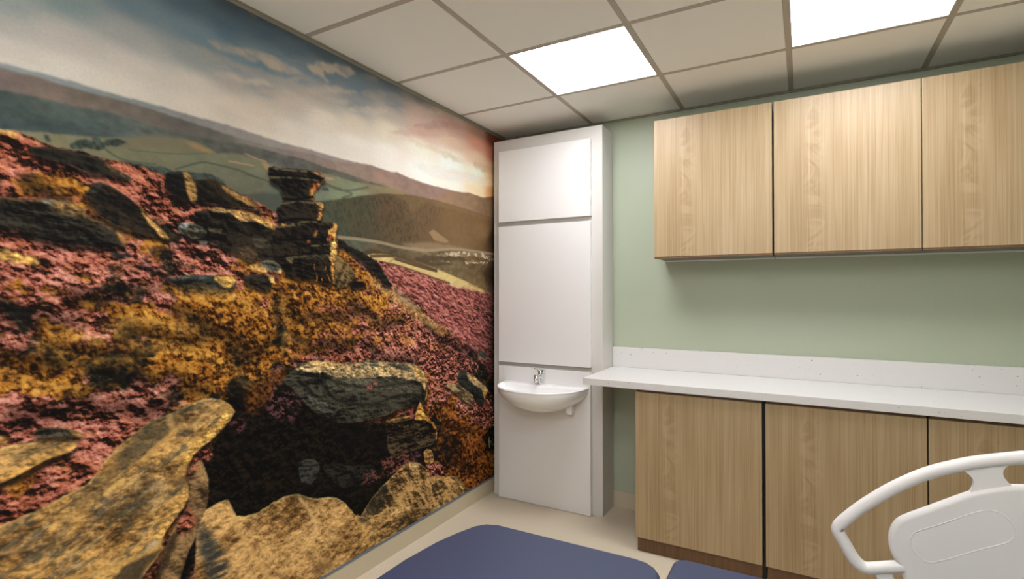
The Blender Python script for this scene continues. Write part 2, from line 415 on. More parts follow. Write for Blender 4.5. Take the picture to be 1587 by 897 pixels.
# dark green hillside
hill([(-120,118),(0,139),(50,149),(75,154),(125,168),(150,171),(200,184),(240,197),(280,208),(310,212),(350,221),(380,224),(430,237),(470,247),(500,258),(540,270),(580,284),(604,290),(560,300),(480,280),(430,262),(380,244),(330,238),(280,222),(230,216),(190,216),(100,211),(30,206),(-120,200)],
 [(0,170,74,84,78),(0,195,66,76,76),(80,170,86,94,84),(100,200,70,80,78),(170,190,82,90,84),(230,205,86,90,82),(300,222,84,86,76),(380,232,92,90,80),(440,250,92,90,82),(520,270,96,92,80),(590,288,104,96,76)], var=.22)
put(poly([(40,140),(80,147),(110,158),(90,158),(60,150)], .05, .02, soft=.008)*.5, (150,128,104)); put(poly([(120,164),(160,168),(150,172),(120,168)], .03, .02, soft=.006)*.4, (146,126,102))
# fields
hill([(-120,196),(30,203),(100,208),(150,213),(190,213),(230,212),(280,215),(310,222),(335,237),(380,240),(420,254),(440,262),(440,345),(260,345),(-120,300)],
 [(60,212,130,123,92),(120,213,124,119,90),(200,218,114,105,80),(200,240,114,111,84),(260,235,118,113,86),(300,255,110,109,86),(350,245,118,115,88),(360,270,108,105,84),(400,260,120,117,92),(400,285,100,99,78),(370,305,94,93,78),(420,300,106,105,84)], var=.07)
put(poly([(204,211),(240,209),(262,211),(300,220),(332,238),(290,238),(240,232),(210,222)], .02, .01, soft=.008)*.8, (116,106,82))
put(poly([(284,218),(305,224),(334,238),(318,236),(300,229)], .0, .01, soft=.006)*.75, (168,128,84))
put(poly([(380,306),(392,300),(412,298),(440,300),(440,340),(400,330)], .02, soft=.006), (78,80,68)); put(poly([(412,296),(440,288),(440,300),(405,300)], soft=.008)*.7, (88,98,82))
put(poly([(404,252),(410,250),(424,262),(412,264)], soft=.003)*.7, (176,136,92))
woods = mul(np.array([62,70,62], np.float32), 1+(noise(.012,3)-.5)*.5)
for p in ([(107,226),(110,221),(118,217),(130,216),(142,219),(142,213),(148,212),(156,215),(160,220),(165,217),(180,215),(190,219),(196,222),(192,226),(175,227),(162,225),(163,231),(150,233),(130,232),(112,230)],
          [(70,211),(77,211),(78,219),(72,219)], [(186,250),(200,250),(214,253),(228,257),(250,258),(268,265),(300,268),(330,272),(346,281),(352,291),(330,286),(290,280),(260,276),(230,268),(205,260)]):
    put(poly(p, .01, .012, soft=.002)*.95, woods)
for p, c, wd in (([(165,233),(180,243),(200,250),(240,255)], (84,92,70), .004), ([(272,262),(310,252),(330,254),(370,264),(400,276)], (80,88,68), .004), ([(200,232),(260,238),(320,238)], (94,102,76), .003),
                 ([(355,250),(372,253),(392,257)], (160,132,104), .004), ([(380,238),(400,247),(412,250)], (166,128,96), .003), ([(380,270),(400,276),(420,282)], (76,86,66), .003)):
    put(line(p, wd)*.8, c)
# fields right of the stack
hill([(496,268),(520,273),(548,282),(580,286),(604,290),(640,303),(620,304),(590,301),(555,305),(530,309),(510,312),(484,314),(484,290)],
 [(505,278,128,118,94),(530,285,124,128,98),(500,296,112,116,96),(520,300,132,142,108),(550,298,138,142,108),(580,292,132,118,88),(610,298,140,120,84)], var=.07)
for p in ([(504,286),(522,293),(533,295),(550,294),(570,290)], [(535,296),(545,301),(530,307)], [(505,284),(515,289),(528,293)]): put(line(p, .006)*.7, (90,94,70))
put(poly([(503,275),(512,275),(520,279),(505,278)], soft=.003)*.8, (196,150,112)); put(poly([(497,293),(502,289),(508,291),(510,296),(500,296)], soft=.003), (70,80,68))
# wooded brown hill
hill([(478,313),(510,311),(530,308),(555,304),(590,300),(610,301),(640,303),(670,309),(700,317),(740,330),(766,338),(790,340),(790,398),(700,394),(640,390),(600,384),(560,376),(520,372),(480,370)],
 [(500,330,74,76,56),(520,360,72,78,60),(560,320,78,74,54),(560,355,80,72,52),(600,330,92,72,50),(620,360,94,76,52),(650,330,104,82,56),(660,360,108,84,58),(700,340,120,92,60),(710,370,124,96,64),(750,360,134,102,66),(764,370,60,42,26)], var=.06)  # darkest sample paints in the shade beside the tall unit
tw = noise(.010, 3, 80, 1.8); put(poly([(478,313),(560,304),(640,303),(690,322),(660,355),(650,380),(520,368),(478,360)], soft=.01)*np.clip((tw-.5)*.8, 0, .25), (40,38,26))
put(poly([(610,302),(650,304),(700,317),(760,337),(766,343),(720,330),(660,314),(640,330),(660,352),(640,335),(628,312)], .02, .005, soft=.008)*.4, (140,112,74))
put(poly([(664,360),(671,355),(680,362),(695,374),(690,377),(672,372)], .0, .01, soft=.003)*.7, (164,132,94))
# valley floor
hill([(516,366),(560,370),(600,377),(640,382),(700,388),(766,392),(790,392),(790,470),(700,440),(640,410),(600,398),(560,394),(520,380)],
 [(530,375,84,82,62),(570,382,92,82,62),(560,374,88,96,76),(610,392,86,74,54),(650,380,140,118,86),(640,398,96,80,56),(690,398,104,86,58),(700,420,112,94,64),(740,400,108,84,54),(740,440,114,92,60),(764,430,46,34,22)], var=.25)  # corner shade by the tall unit is painted into the darkest sample
put(poly([(620,378),(650,374),(690,378),(730,388),(680,388),(640,385)], .02, .01, soft=.008)*.7, (150,124,92))
put(line([(520,367),(560,371),(590,376),(615,382),(640,386),(665,388),(700,386),(735,389),(766,394)], .008, .005)*.8, (158,138,108))
dots = (noise(.013, 2, 0, 2.2) > .55)*1.0
for p in ([(676,394),(700,390),(730,390),(748,392),(766,400),(766,405),(735,397),(700,398),(680,398)], [(664,404),(695,403),(696,407),(668,407)], [(720,404),(756,405),(756,409),(722,408)]):
    put(poly(p, .01, .02, soft=.002)*np.clip(.25+dots, 0, .85), (206,184,154))
put(poly([(576,384),(584,381),(590,384),(590,391),(578,390)], soft=.004)*.8, (112,76,48))
put(poly([(640,398),(665,395),(690,398),(720,398),(720,403),(690,404),(700,410),(670,412),(650,405)], .02, .012, soft=.003)*.6, (70,56,38))
put(poly([(560,390),(575,385),(600,392),(640,402),(672,414),(650,410),(610,398),(565,396)], .01, .01, soft=.003)*.8, (70,60,42))
# straw fields
straw = mul(np.array([206,178,114], np.float32), 1+(noise(.02,3,-30,3)-.5)*.10)
put(poly([(566,396),(578,393),(600,394),(640,404),(680,418),(720,435),(760,455),(752,457),(720,449),(690,438),(660,428),(620,414),(600,408),(580,404)], 0, .003, soft=.003), straw)
for p in ([(574,397),(610,397),(640,406),(676,419)], [(612,401),(650,413),(676,420)]): put(line(p, .008, .005)*.9, (84,64,42))
put(line([(604,406),(608,402),(613,399)], .006, .004)*.5, (140,110,70)); put(line([(726,440),(742,447),(757,454)], .006, .004)*.5, (150,120,70))
put(line([(588,406),(620,413),(660,427),(696,439)], .007, .004)*.8, (70,52,38))

# --- the near hillside: patchwork of heather, gold grass and dark stems
SLOPE = [(-160,170),(0,200),(28,205),(50,215),(75,224),(105,230),(130,238),(160,246),(200,253),(240,265),(262,276),(300,296),(345,306),(378,303),(392,310),(405,316),(420,326),(430,333),(440,360),(520,372),(550,388),(572,398),(588,404),(600,408),(640,420),(680,435),(720,449),(766,456),(800,460),(800,800),(480,930),(-160,1100)]
HILL = poly(SLOPE, .01, .012, soft=.002)
def heath(scale, ang, stretch, seed):
    a = noise(scale, 4, ang, stretch, .6, seed=seed); e = a-shift(a, -scale*.15, scale*.35)
    return np.clip(.50+(a-.5)*.80+e*.95, 0, 1)
h_big = heath(.030, 16, 1.8, 101); h_mid = heath(.021, 10, 1.3, 102); h_fine = heath(.011, 8, 1.2, 103)
left = np.clip((SS-1.3)/.8, 0, 1)
hm = h_mid*(1-left)+h_big*left; hm = .62*hm+.38*h_fine
mounds = noise(.16, 3, 12, 1.8, seed=104); hm = np.clip(hm+(mounds-.5)*.10, 0, 1)
clump = noise(.055, 3, 14, 1.5, seed=105)
pinkA = ramp(hm, [(0,(14,10,9)),(.28,(34,19,14)),(.40,(84,42,30)),(.52,(134,72,54)),(.65,(176,102,82)),(.82,(206,134,112)),(1,(222,158,136))])
rust = ramp(hm, [(0,(16,12,10)),(.30,(44,22,14)),(.41,(98,48,32)),(.53,(146,76,54)),(.68,(180,104,78)),(1,(216,140,104))])
plum = ramp(hm, [(0,(14,10,12)),(.34,(26,18,20)),(.5,(56,36,40)),(.7,(104,66,70)),(1,(150,104,108))])
gm = .40*h_mid+.60*(.5+.75*(noise(.010, 3, 60, 1.6, .6, seed=106)-.5)); gm = np.clip(gm+(mounds-.5)*.20+.02, 0, 1)
gold = ramp(gm, [(0,(18,13,8)),(.28,(54,30,12)),(.40,(104,60,20)),(.54,(150,92,30)),(.70,(184,124,46)),(1,(210,156,74))])
dark = ramp(hm, [(0,(10,9,8)),(.5,(22,19,15)),(.8,(44,38,26)),(1,(70,58,36))])
ochre = ramp(gm, [(0,(14,9,6)),(.34,(48,24,10)),(.5,(110,58,20)),(.66,(150,86,32)),(.85,(180,116,48)),(1,(196,140,70))])
# weights: pink, rust, gold, dark, plum, ochre
LAB = [(10,225,.4,1,.1,.1,0,0),(60,240,.3,1,.1,.2,0,0),(130,262,.4,1,.2,.2,0,0),(200,285,.6,.8,.2,.1,0,0),(230,275,.4,.9,.1,.2,.1,0),(60,262,.7,.8,.2,.1,0,0),(15,285,.3,.7,0,.8,.2,0),(70,285,.2,.3,.9,.3,0,0),(110,300,.1,.3,.8,.3,0,0),
 (20,240,.3,.8,.3,.3,0,0),(140,275,.8,.7,.2,.1,0,0),(230,300,.8,.6,.2,.2,0,0),(250,320,.6,.6,.3,.2,0,0),(240,345,.4,.4,.1,.7,.3,0),(280,335,.7,.6,.2,.4,.1,0),(300,320,.4,.9,.3,.1,0,0),(215,366,.4,.3,.8,.1,0,0),(235,378,.3,.3,1,.2,0,0),
 (20,370,.8,.7,.2,.1,0,0),(60,390,.8,.7,.1,.1,0,0),(130,400,.8,.5,.1,.3,.1,0),(90,410,.9,.5,.1,.1,0,0),(200,385,.8,.5,.2,.2,0,0),(200,410,.7,.4,.2,.5,.2,0),(260,370,.3,.2,.1,.9,.3,0),(290,385,.9,.4,.1,.2,0,0),(330,385,.8,.4,.2,.3,.1,0),(300,405,.8,.6,.1,.4,.1,0),(370,398,.2,.2,.9,.3,0,0),(345,410,.8,.4,.1,.2,0,0),(260,410,.4,.3,.1,.9,.4,0),
 (30,420,.8,.6,.2,.2,0,0),(20,450,.7,.4,.7,.2,0,0),(100,440,.7,.4,.6,.2,0,0),(70,470,.7,.5,.2,.3,.1,0),(130,480,.5,.3,.7,.2,0,0),(160,430,.6,.4,.3,.5,.3,0),(180,450,.4,.3,.2,.8,.3,0),(230,440,.7,.4,.2,.5,.2,0),(250,470,.5,.3,.3,.6,.2,0),(40,490,.1,.1,.2,1,.2,0),(80,490,.8,.4,.1,.3,0,0),(150,505,.8,.4,.1,.2,.1,0),(20,515,.9,.5,.1,.1,0,0),(100,520,.1,.1,.9,.3,0,0),(60,530,.2,.2,.3,.8,.2,0),
 (200,500,.1,.1,1,.2,0,0),(280,465,.1,.1,1,.1,0,0),(330,460,0,.1,1,.1,0,0),(380,480,0,.1,1.1,.1,0,0),(290,495,.2,.1,.5,.7,.2,0),(330,490,0,.1,1,.2,0,0),(360,520,0,.1,1,.3,0,0),(260,525,0,.1,.8,.5,0,0),(180,515,.1,.2,.6,.6,0,0),(30,560,.3,.1,1,.1,0,0),(110,555,0,.1,.8,.4,0,0),(170,575,0,0,.4,1,0,0),(200,560,0,.1,.5,.8,0,0),(250,560,0,.1,1.1,.1,0,0),(320,550,0,.1,1.2,.1,0,0),(350,570,0,.1,1,.2,0,0),(380,560,.2,.1,.6,.6,0,0),(60,600,.1,.1,1.1,.1,0,0),(15,575,.5,.3,.8,.1,0,0),(120,590,.2,.1,.9,.2,0,0),(300,580,0,.1,1.1,.2,0,0),(340,590,0,.1,1,.3,0,0),
 (200,605,.8,.3,.2,.5,.1,0),(250,600,.7,.3,.2,.6,.1,0),(150,610,.9,.4,.1,.3,0,0),(300,610,.1,.1,1,.2,0,0),(360,605,0,0,.3,1,0,0),(20,625,.9,.5,.1,.2,0,0),(80,640,.9,.4,.1,.3,.1,0),(150,640,.9,.4,.1,.3,.1,0),(210,640,.8,.5,.1,.3,.1,0),(260,625,.6,.3,.1,.6,.2,0),(30,665,.9,.5,.1,.1,0,0),(170,670,.7,.6,.1,.3,0,0),(150,700,.6,.6,.1,.3,0,0),(110,730,.8,.6,.1,.2,0,0),(60,760,.8,.5,.1,.3,0,0),(20,790,.7,.7,.1,.3,0,0),(30,740,.3,.4,.8,.1,0,0),(100,750,.7,.6,.2,.3,0,0),
 (400,455,.4,.1,.9,.2,0,0),(390,430,.7,.4,.5,.3,0,0),(400,475,.6,.3,.6,.2,0,0),(440,480,.1,.1,1,.1,0,0),(430,510,0,0,.4,1.0,0,0),(432,545,0,0,.6,.8,0,0),(410,510,0,.1,1.2,.1,0,0),(415,560,.1,.1,.9,.4,0,0),(460,460,.45,.1,.9,.1,0,0),(480,450,.2,.1,1,.2,0,0),(470,490,.35,.1,.9,.3,0,0),(500,470,.55,.2,.8,.2,0,0),(530,450,.1,.1,1,.3,0,0),(500,500,.6,.2,.7,.4,0,0),(540,480,.6,.2,.7,.3,0,0),(570,500,.65,.2,.6,.4,0,0),(540,520,.5,.2,.7,.3,0,0),(480,540,.6,.2,.7,.3,.1,0),(450,550,.5,.2,.8,.3,.1,0),(520,545,.7,.3,.5,.3,.1,0),(490,560,.7,.3,.3,.5,.1,0),(440,580,.3,.1,.3,.8,.3,0),(560,540,.8,.3,.3,.3,0,0),(600,500,.7,.2,.6,.2,0,0),(560,450,.5,.2,.8,.2,0,0),(585,470,.3,.1,.9,.1,0,0),(600,530,.7,.3,.5,.3,0,0),(630,520,.7,.2,.5,.3,0,0),(640,545,.9,.3,.3,.3,0,0),(600,550,.8,.4,.3,.3,0,0),
 (600,425,1,.4,0,.1,0,0),(640,440,1.1,.3,0,.1,0,0),(620,450,1,.3,.1,.2,0,0),(680,455,1.1,.2,0,.1,.1,0),(660,480,1.1,.2,0,.2,0,0),(700,480,1.1,.2,0,.2,.1,0),(720,500,1,.3,0,.3,.2,0),(750,490,.5,.3,0,.7,.5,0),(760,520,.3,.2,0,.8,.5,0),(700,540,.9,.3,.1,.3,.2,0),(680,530,.8,.2,.4,.3,0,0),(720,560,.7,.2,.1,.5,.4,0),(755,570,.2,.1,0,1,.4,0),(670,560,1,.3,.2,.3,.1,0),(690,590,1,.4,.1,.3,0,0),(740,555,.5,.2,0,.8,.4,0),(755,600,.2,.1,0,.9,.2,.3),
 (665,585,.5,.5,.2,.2,0,.5),(680,615,.7,.4,.1,.3,0,.4),(700,640,.4,.3,.1,.4,0,.8),(680,640,.1,.1,.1,.5,0,1),(670,660,0,0,0,1.1,0,.3),(740,635,.9,.3,0,.3,.2,.1),(755,650,.6,.3,0,.5,.1,.1),(720,630,.8,.3,0,.3,.1,.3),(710,665,.1,.1,0,.4,0,1.1),(735,680,.1,.1,0,.4,0,1.1),(760,680,0,0,0,1,0,.2),(740,710,0,0,0,.3,0,1.2),(725,730,0,0,0,.4,0,1.1),(700,690,.0,0,0,.9,0,.6),(690,715,.1,0,0,.9,0,.6),(750,730,0,0,0,.4,0,1.1),(762,745,0,0,0,.8,0,.5),(700,750,.1,0,0,.5,0,.9)]
acc = [0]*6; den = 0; Sl = (SS+WX*.07)[::2, ::2]; Zl = (ZZ+WY*.05)[::2, ::2]
for px, py, *ws in LAB:
    s_, z_ = wp((px, py)); w_ = 1/((Sl-s_)**2+(1.4*(Zl-z_))**2+.0005)**2.2
    den = den+w_
    for k in range(6): acc[k] = acc[k]+w_*ws[k]
acc = [grow(a/den, 2) for a in acc]
jit = [noise(.026, 4, 12, 1.5, .6) for _ in range(6)]
K = [np.exp(10*(a*(1 if k != 3 else .76)+(.62 if k else .80)*(jit[k]-.5)))*(a > .01) for k, a in enumerate(acc)]
tot = sum(K)+1e-9
ground = sum((k_/tot)[..., None]*c for k_, c in zip(K, (pinkA, rust, gold, dark, plum, ochre)))
put(HILL, ground)
# far pink slope: finer, more even texture
tex = heath(.013, 22, 2.2, 140)*.6+heath(.026, 18, 2.5, 141)*.4
far = ramp(tex, [(0,(40,20,18)),(.3,(96,46,40)),(.48,(150,80,72)),(.65,(182,106,92)),(1,(214,146,124))])
far = mul(far, np.interp(SS, [.14,.2,.3,.5,5], [.30,.62,.86,1,1]))  # shade in the corner beside the tall unit, painted into the print
FP = poly([(586,405),(600,408),(640,420),(680,435),(720,449),(766,456),(790,470),(790,600),(766,590),(735,545),(705,520),(672,492),(640,462),(612,442),(598,428)], .03, .02, soft=.012)
put(FP*.85, far)
gl = ramp(gm, [(0,(70,46,24)),(.4,(150,108,54)),(.7,(200,158,92)),(1,(222,188,128))])
put(poly([(560,415),(580,430),(598,445),(615,452),(640,470),(665,492),(700,516),(690,520),(655,505),(625,480),(600,458),(575,442)], .03, .03, soft=.008)*.75, gl)
put(poly([(606,440),(620,450),(640,468),(655,482),(640,480),(618,462)], .01, .02, soft=.006)*.5, (128,116,88))

# --- rocks
strat = noise(.012, 4, 6, 7, .6); chip = noise(.02, 4, 0, 1.6, .6); crack = 1-np.clip(np.abs(noise(.06, 4, 15, 2.5)-.5)*14, 0, 1)
emb = chip-shift(chip, -.004, .006); broad = noise(.09, 3, 10, 1.6); GRAINS = {}
def rock(pts, lo, hi, lit=None, side=(-1, .4), rim=.02, warp=.006, fine=.005, ang=None, cr=.7, rough=1.0, a=1.0, soft=.002):
    m = poly(pts, warp, fine, soft=soft)
    key = 0 if ang is None else int(round(ang/30.0)*30)
    if key not in GRAINS: GRAINS[key] = noise(.018, 4, key, 4.5, .5)
    sd = strat if ang is None else GRAINS[key]
    t = np.clip(.5+(sd-.5)*.62*rough+emb*.9*rough+(chip-.5)*.35*rough+(broad-.5)*.5, 0, 1)
    c = ramp(t, [(0, tuple(v*.55 for v in lo)), (.3, lo), (.7, hi), (1, tuple(min(255, v*1.12) for v in hi))])
    c = mul(c, 1-crack*cr*.35)
    put(np.clip(shift(blur(m, .006), 0, .014)-m, 0, 1)*.75*a, (14, 11, 9))      # the dark line under a boulder
    put(m*a, c)
    put(np.clip(m-shift(m, 0, .006), 0, 1)*.38*a, tuple(min(255, v*1.5+12) for v in hi))
    if lit is not None:
        e = np.clip(m-shift(m, side[0]*rim, side[1]*rim), 0, 1); e = blur(e, rim*.25)
        put(np.clip(e*(.5+1.1*chip), 0, 1)*np.clip(m*1.0, 0, 1), mul(np.array(lit, np.float32), .75+.6*(t-.3)))
    return m
def lit(pts, c, a=.9, warp=.008, fine=.012, soft=.003, var=.5): put(poly(pts, warp, fine, soft=soft)*min(1, a*1.15), mul(np.array(c, np.float32), 1+(chip-.5)*var*.6+emb*.8))
DK, DK2 = (22,19,16), (58,50,38)
rock([(-150,190),(0,200),(15,203),(30,210),(20,214),(0,206)], (130,90,50), (200,150,84))
rock([(40,229),(60,228),(85,228),(100,231),(120,239),(140,242),(155,246),(163,256),(176,264),(200,274),(205,280),(190,279),(165,272),(140,269),(110,257),(80,248),(50,240)], DK, (40,37,30), rough=.7)
lit([(160,247),(166,256),(185,268),(175,266),(163,258)], (120,92,58)); lit([(165,256),(190,268),(206,280),(190,277),(172,270)], (80,68,48), .7)
rock([(24,270),(40,268),(60,272),(80,282),(100,292),(112,302),(105,308),(80,306),(55,300),(40,286)], (26,20,12), (84,56,24), ang=-20, a=.75)
lit([(60,272),(85,284),(108,300),(96,304),(74,292)], (150,98,36), .6, .02, .03)
rock([(-150,290),(0,307),(30,308),(60,309),(85,310),(110,316),(125,322),(135,333),(150,340),(170,348),(185,358),(192,370),(194,379),(180,383),(165,386),(140,384),(110,380),(80,376),(50,368),(25,354),(0,351),(-150,330)], DK, (54,49,39), rough=.7, lit=(140,104,58), rim=.012)
lit([(75,312),(105,316),(122,321),(134,334),(112,335),(92,328),(80,322)], (160,124,74), .75, .02, .02, .008); lit([(62,310),(80,311),(84,317),(66,316)], (110,112,104), .7)
lit([(160,336),(178,348),(190,362),(194,377),(189,377),(184,360),(172,348)], (168,118,62), .8)
rock([(129,301),(137,294),(142,286),(155,283),(170,287),(185,297),(200,308),(212,318),(228,335),(245,350),(263,371),(250,370),(235,366),(215,362),(200,357),(185,353),(170,343),(155,335),(145,325),(137,313)], DK, (50,41,30), ang=30, rough=.6)
lit([(212,318),(228,335),(245,350),(264,371),(250,368),(236,352),(224,338)], (176,134,74), .8, .006, .008); lit([(143,286),(160,284),(150,300),(140,300)], (66,64,56), .5)
rock([(298,280),(320,277),(335,279),(347,288),(360,295),(375,303),(390,311),(400,318),(402,328),(385,324),(365,321),(345,319),(325,316),(308,313)], DK, (46,37,25), ang=30, rough=.6)
lit([(341,287),(360,296),(378,306),(398,320),(385,320),(362,306),(348,296)], (166,122,68), .8); lit([(375,303),(392,311),(402,324),(396,326),(380,314)], (130,96,54), .8)
rock([(256,270),(262,267),(280,266),(290,268),(298,275),(305,285),(308,300),(308,312),(295,313),(275,308),(262,298),(253,290),(255,280)], DK, (36,34,29), rough=.6)
lit([(283,266),(290,267),(298,276),(304,292),(304,310),(294,312),(290,294),(285,278)], (156,118,66), .85, .004, .008)
# dark bouldery shelf between the stack and the slabs on the left
rock([(300,328),(320,326),(350,324),(362,330),(380,340),(392,346),(410,352),(425,357),(440,372),(445,400),(440,412),(420,408),(400,400),(385,405),(370,396),(350,388),(325,376),(300,372),(285,362),(300,345)], (20,18,14), (46,38,28), ang=0)
lit([(318,324),(345,322),(352,326),(362,328),(375,335),(385,345),(372,342),(356,330),(330,328)], (184,142,84), .85); lit([(352,324),(380,328),(398,334),(414,340),(427,349),(424,356),(405,348),(388,342),(372,334)], (178,136,76), .9)
rock([(386,342),(400,344),(418,354),(424,357),(405,360),(388,354)], DK, (50,44,34))
rock([(275,353),(283,346),(300,346),(314,351),(320,361),(316,368),(300,370),(284,363),(276,360)], (60,56,44), (112,104,84), cr=.2); lit([(276,352),(284,346),(294,346),(290,354),(278,358)], (128,134,132), .7)
lit([(320,352),(345,356),(340,360),(322,358)], (96,82,58), .6); lit([(308,374),(322,376),(320,380),(310,379)], (104,110,100), .7); lit([(388,368),(415,371),(414,376),(392,375)], (84,78,56), .6); lit([(392,378),(418,378),(414,384),(396,384)], (74,68,50), .6)
lit([(368,385),(385,382),(400,396),(385,404),(374,396)], (98,74,48), .5)
# the stack of rock
STACK = [(415,262),(418,259),(424,258),(434,261),(452,262),(466,263),(478,264),(490,266),(499,271),(503,276),(504,282),(497,284),(493,291),(487,293),(485,300),(487,308),(486,312),(494,314),(501,316),(501,322),(498,326),(499,332),(498,338),(496,343),(506,344),(520,345),(523,349),(522,356),(521,372),(523,385),(521,400),(518,415),(519,430),(522,441),(505,440),(488,434),(470,432),(455,431),(442,425),(437,412),(434,405),(424,396),(420,380),(421,362),(428,352),(432,346),(431,338),(428,328),(429,322),(436,318),(438,312),(441,306),(435,297),(431,289),(424,285),(417,280),(416,274),(419,271),(414,267)]
rock(STACK, (15,12,10), (42,34,24), lit=(186,130,64), side=(-1, .15), rim=.020, warp=.006, fine=.006, cr=.5)
for q, wd in (([(417,270),(440,273),(470,276),(500,277)], .006), ([(438,308),(460,309),(484,305)], .005), ([(436,318),(455,313),(484,312)], .004), ([(430,344),(460,339),(496,344)], .006), ([(424,372),(470,371),(515,371)], .005), ([(436,398),(470,397),(512,393)], .006)):
    put(line(q, wd, .004)*.9, (9,8,7))
for q in ([(420,275),(445,275),(470,277),(494,280)], [(436,316),(460,313),(484,314)], [(452,347),(470,344),(490,344)], [(428,352),(445,350),(470,348)], [(482,381),(500,380),(512,378)], [(444,400),(470,397),(508,395)], [(424,261),(450,264),(478,266)]):
    put(line(q, .0045, .005)*.8*np.clip(chip*1.5, 0, 1), (108,96,68))
lit([(478,264),(490,267),(500,273),(494,272),(484,268)], (164,116,60), .7); lit([(484,285),(496,284),(490,291),(486,300),(484,296)], (176,88,48), .8); lit([(488,313),(500,316),(500,322),(492,318)], (200,150,80), .9); lit([(436,346),(444,346),(443,349),(437,349)], (200,140,60), .9)
lit([(511,352),(521,349),(522,356),(518,368),(507,362)], (208,152,76), .9, .01, .025); lit([(504,368),(514,366),(512,375),(506,374)], (150,74,44), .8, 0, .02)
lit([(511,375),(519,372),(521,392),(516,402),(511,396)], (204,158,86), .9, .01, .025); lit([(508,396),(518,398),(515,412),(512,405)], (196,140,70), .8, 0, .02); lit([(513,412),(517,414),(518,424),(513,428)], (190,134,64), .8)
lit([(489,358),(493,360),(488,366),(484,365)], (170,114,56), .8); lit([(474,372),(480,370),(480,377),(475,377)], (150,90,42), .8)
for q in ([(487,410),(488,418),(491,428),(490,436)], [(504,406),(505,413),(501,421)], [(507,426),(512,437)], [(497,430),(500,436)]): put(line(q, .0035, .006)*np.clip((noise(.012,3)-.3)*2.2,0,.9), (186,112,54))
lit([(444,401),(455,399),(452,408),(445,404)], (110,90,62), .7); lit([(455,399),(512,394),(508,402),(480,403)], (66,60,46), .5)
# stones by the foot of the stack
rock([(399,407),(410,404),(422,405),(434,410),(437,418),(435,425),(420,421),(408,416)], (66,66,54), (98,96,78), cr=.1); lit([(433,415),(437,417),(437,425),(432,423)], (200,150,84), .9)
rock([(378,428),(395,425),(412,427),(420,432),(420,446),(410,452),(400,448),(388,444),(378,438)], DK, (50,42,32)); lit([(392,410),(408,412),(414,418),(410,424),(398,420),(384,414)], (196,148,82), .85, 0, .02); lit([(414,425),(424,430),(426,440),(418,440),(416,430)], (196,156,92), .85)
lit([(418,420),(432,424),(438,432),(430,432)], (150,80,60), .7)
rock([(520,396),(528,400),(540,410),(550,424),(545,436),(535,444),(522,446),(518,430)], (70,58,36), (122,100,62), ang=-50, a=.9)
rock([(523,370),(530,372),(540,380),(552,386),(560,390),(572,398),(584,405),(588,410),(592,420),(600,432),(607,442),(604,446),(594,440),(584,428),(572,416),(556,404),(540,392),(524,382)], (20,18,14), (36,32,25), fine=.014)
put(poly([(524,386),(534,390),(548,402),(562,416),(575,430),(585,442),(575,440),(560,424),(540,404)], .01, .02, soft=.004)*.8, gold)
rock([(538,440),(548,436),(562,436),(566,442),(560,447),(545,446)], (18,15,12), (30,24,18))
# low slab with a yellow end in the heather
rock([(255,432),(275,430),(300,428),(320,427),(345,427),(364,430),(366,438),(360,448),(345,452),(320,452),(300,449),(285,448),(275,444),(264,438)], DK, (44,46,40), ang=0); lit([(256,432),(300,428),(330,427),(328,431),(280,433)], (84,96,88), .7)
lit([(331,428),(355,427),(368,431),(362,442),(350,448),(342,441),(334,434)], (200,152,76), .85)
lit([(-60,378),(0,386),(30,392),(56,399),(54,410),(20,406),(-60,398)], (204,154,82), .9, .01, .03); lit([(122,350),(135,352),(160,365)], (60,50,40), .5)
lit([(228,385),(250,380),(275,392),(262,400),(235,398)], (26,24,22), .5); lit([(170,392),(205,394),(200,400),(175,400)], (34,34,34), .8)
# mounds of gold grass in the middle: lit crests, dark hollows beneath
def mound(pts, k=.6):
    global img
    m = poly(pts, .06, .02, soft=.006, curve=True)
    crest = blur(np.clip(m-shift(m, 0, .022), 0, 1), .012); foot = blur(np.clip(m-shift(m, .004, -.05), 0, 1), .018)
    img = img*(1+crest[..., None]*.9*k*(1-img/330))*(1-foot*.85*k)[..., None]
for q in ([(160,560),(190,540),(240,535),(290,540),(340,555),(380,580),(395,610),(360,630),(300,615),(240,600),(190,600)], [(70,530),(100,515),(150,512),(200,520),(225,540),(190,560),(130,560),(90,552)],
          [(260,460),(300,450),(350,452),(400,465),(425,490),(420,530),(390,550),(350,530),(300,510),(270,490)], [(180,505),(220,490),(270,495),(310,515),(330,535),(280,540),(220,530)], [(0,530),(40,525),(80,540),(90,560),(40,570),(0,565)],
          [(100,430),(140,425),(190,440),(200,470),(150,475),(110,460)], [(440,460),(480,450),(530,455),(560,475),(540,500),(490,500),(450,490)], [(450,500),(500,498),(540,515),(550,540),(500,545),(460,535)], [(540,450),(590,460),(630,490),(600,510),(560,490)], [(30,480),(80,470),(120,485),(110,505),(60,505)],
          [(670,620),(700,615),(725,640),(735,670),(700,670),(680,650)], [(690,670),(725,665),(750,690),(752,725),(725,735),(700,705)], [(560,520),(610,515),(650,535),(640,560),(590,560)], [(650,490),(700,500),(740,540),(710,545),(670,520)], [(110,600),(180,592),(240,600),(270,620),(230,645),(160,640),(110,625)], [(0,610),(60,605),(110,625),(120,650),(60,655),(0,650)]): mound(q)
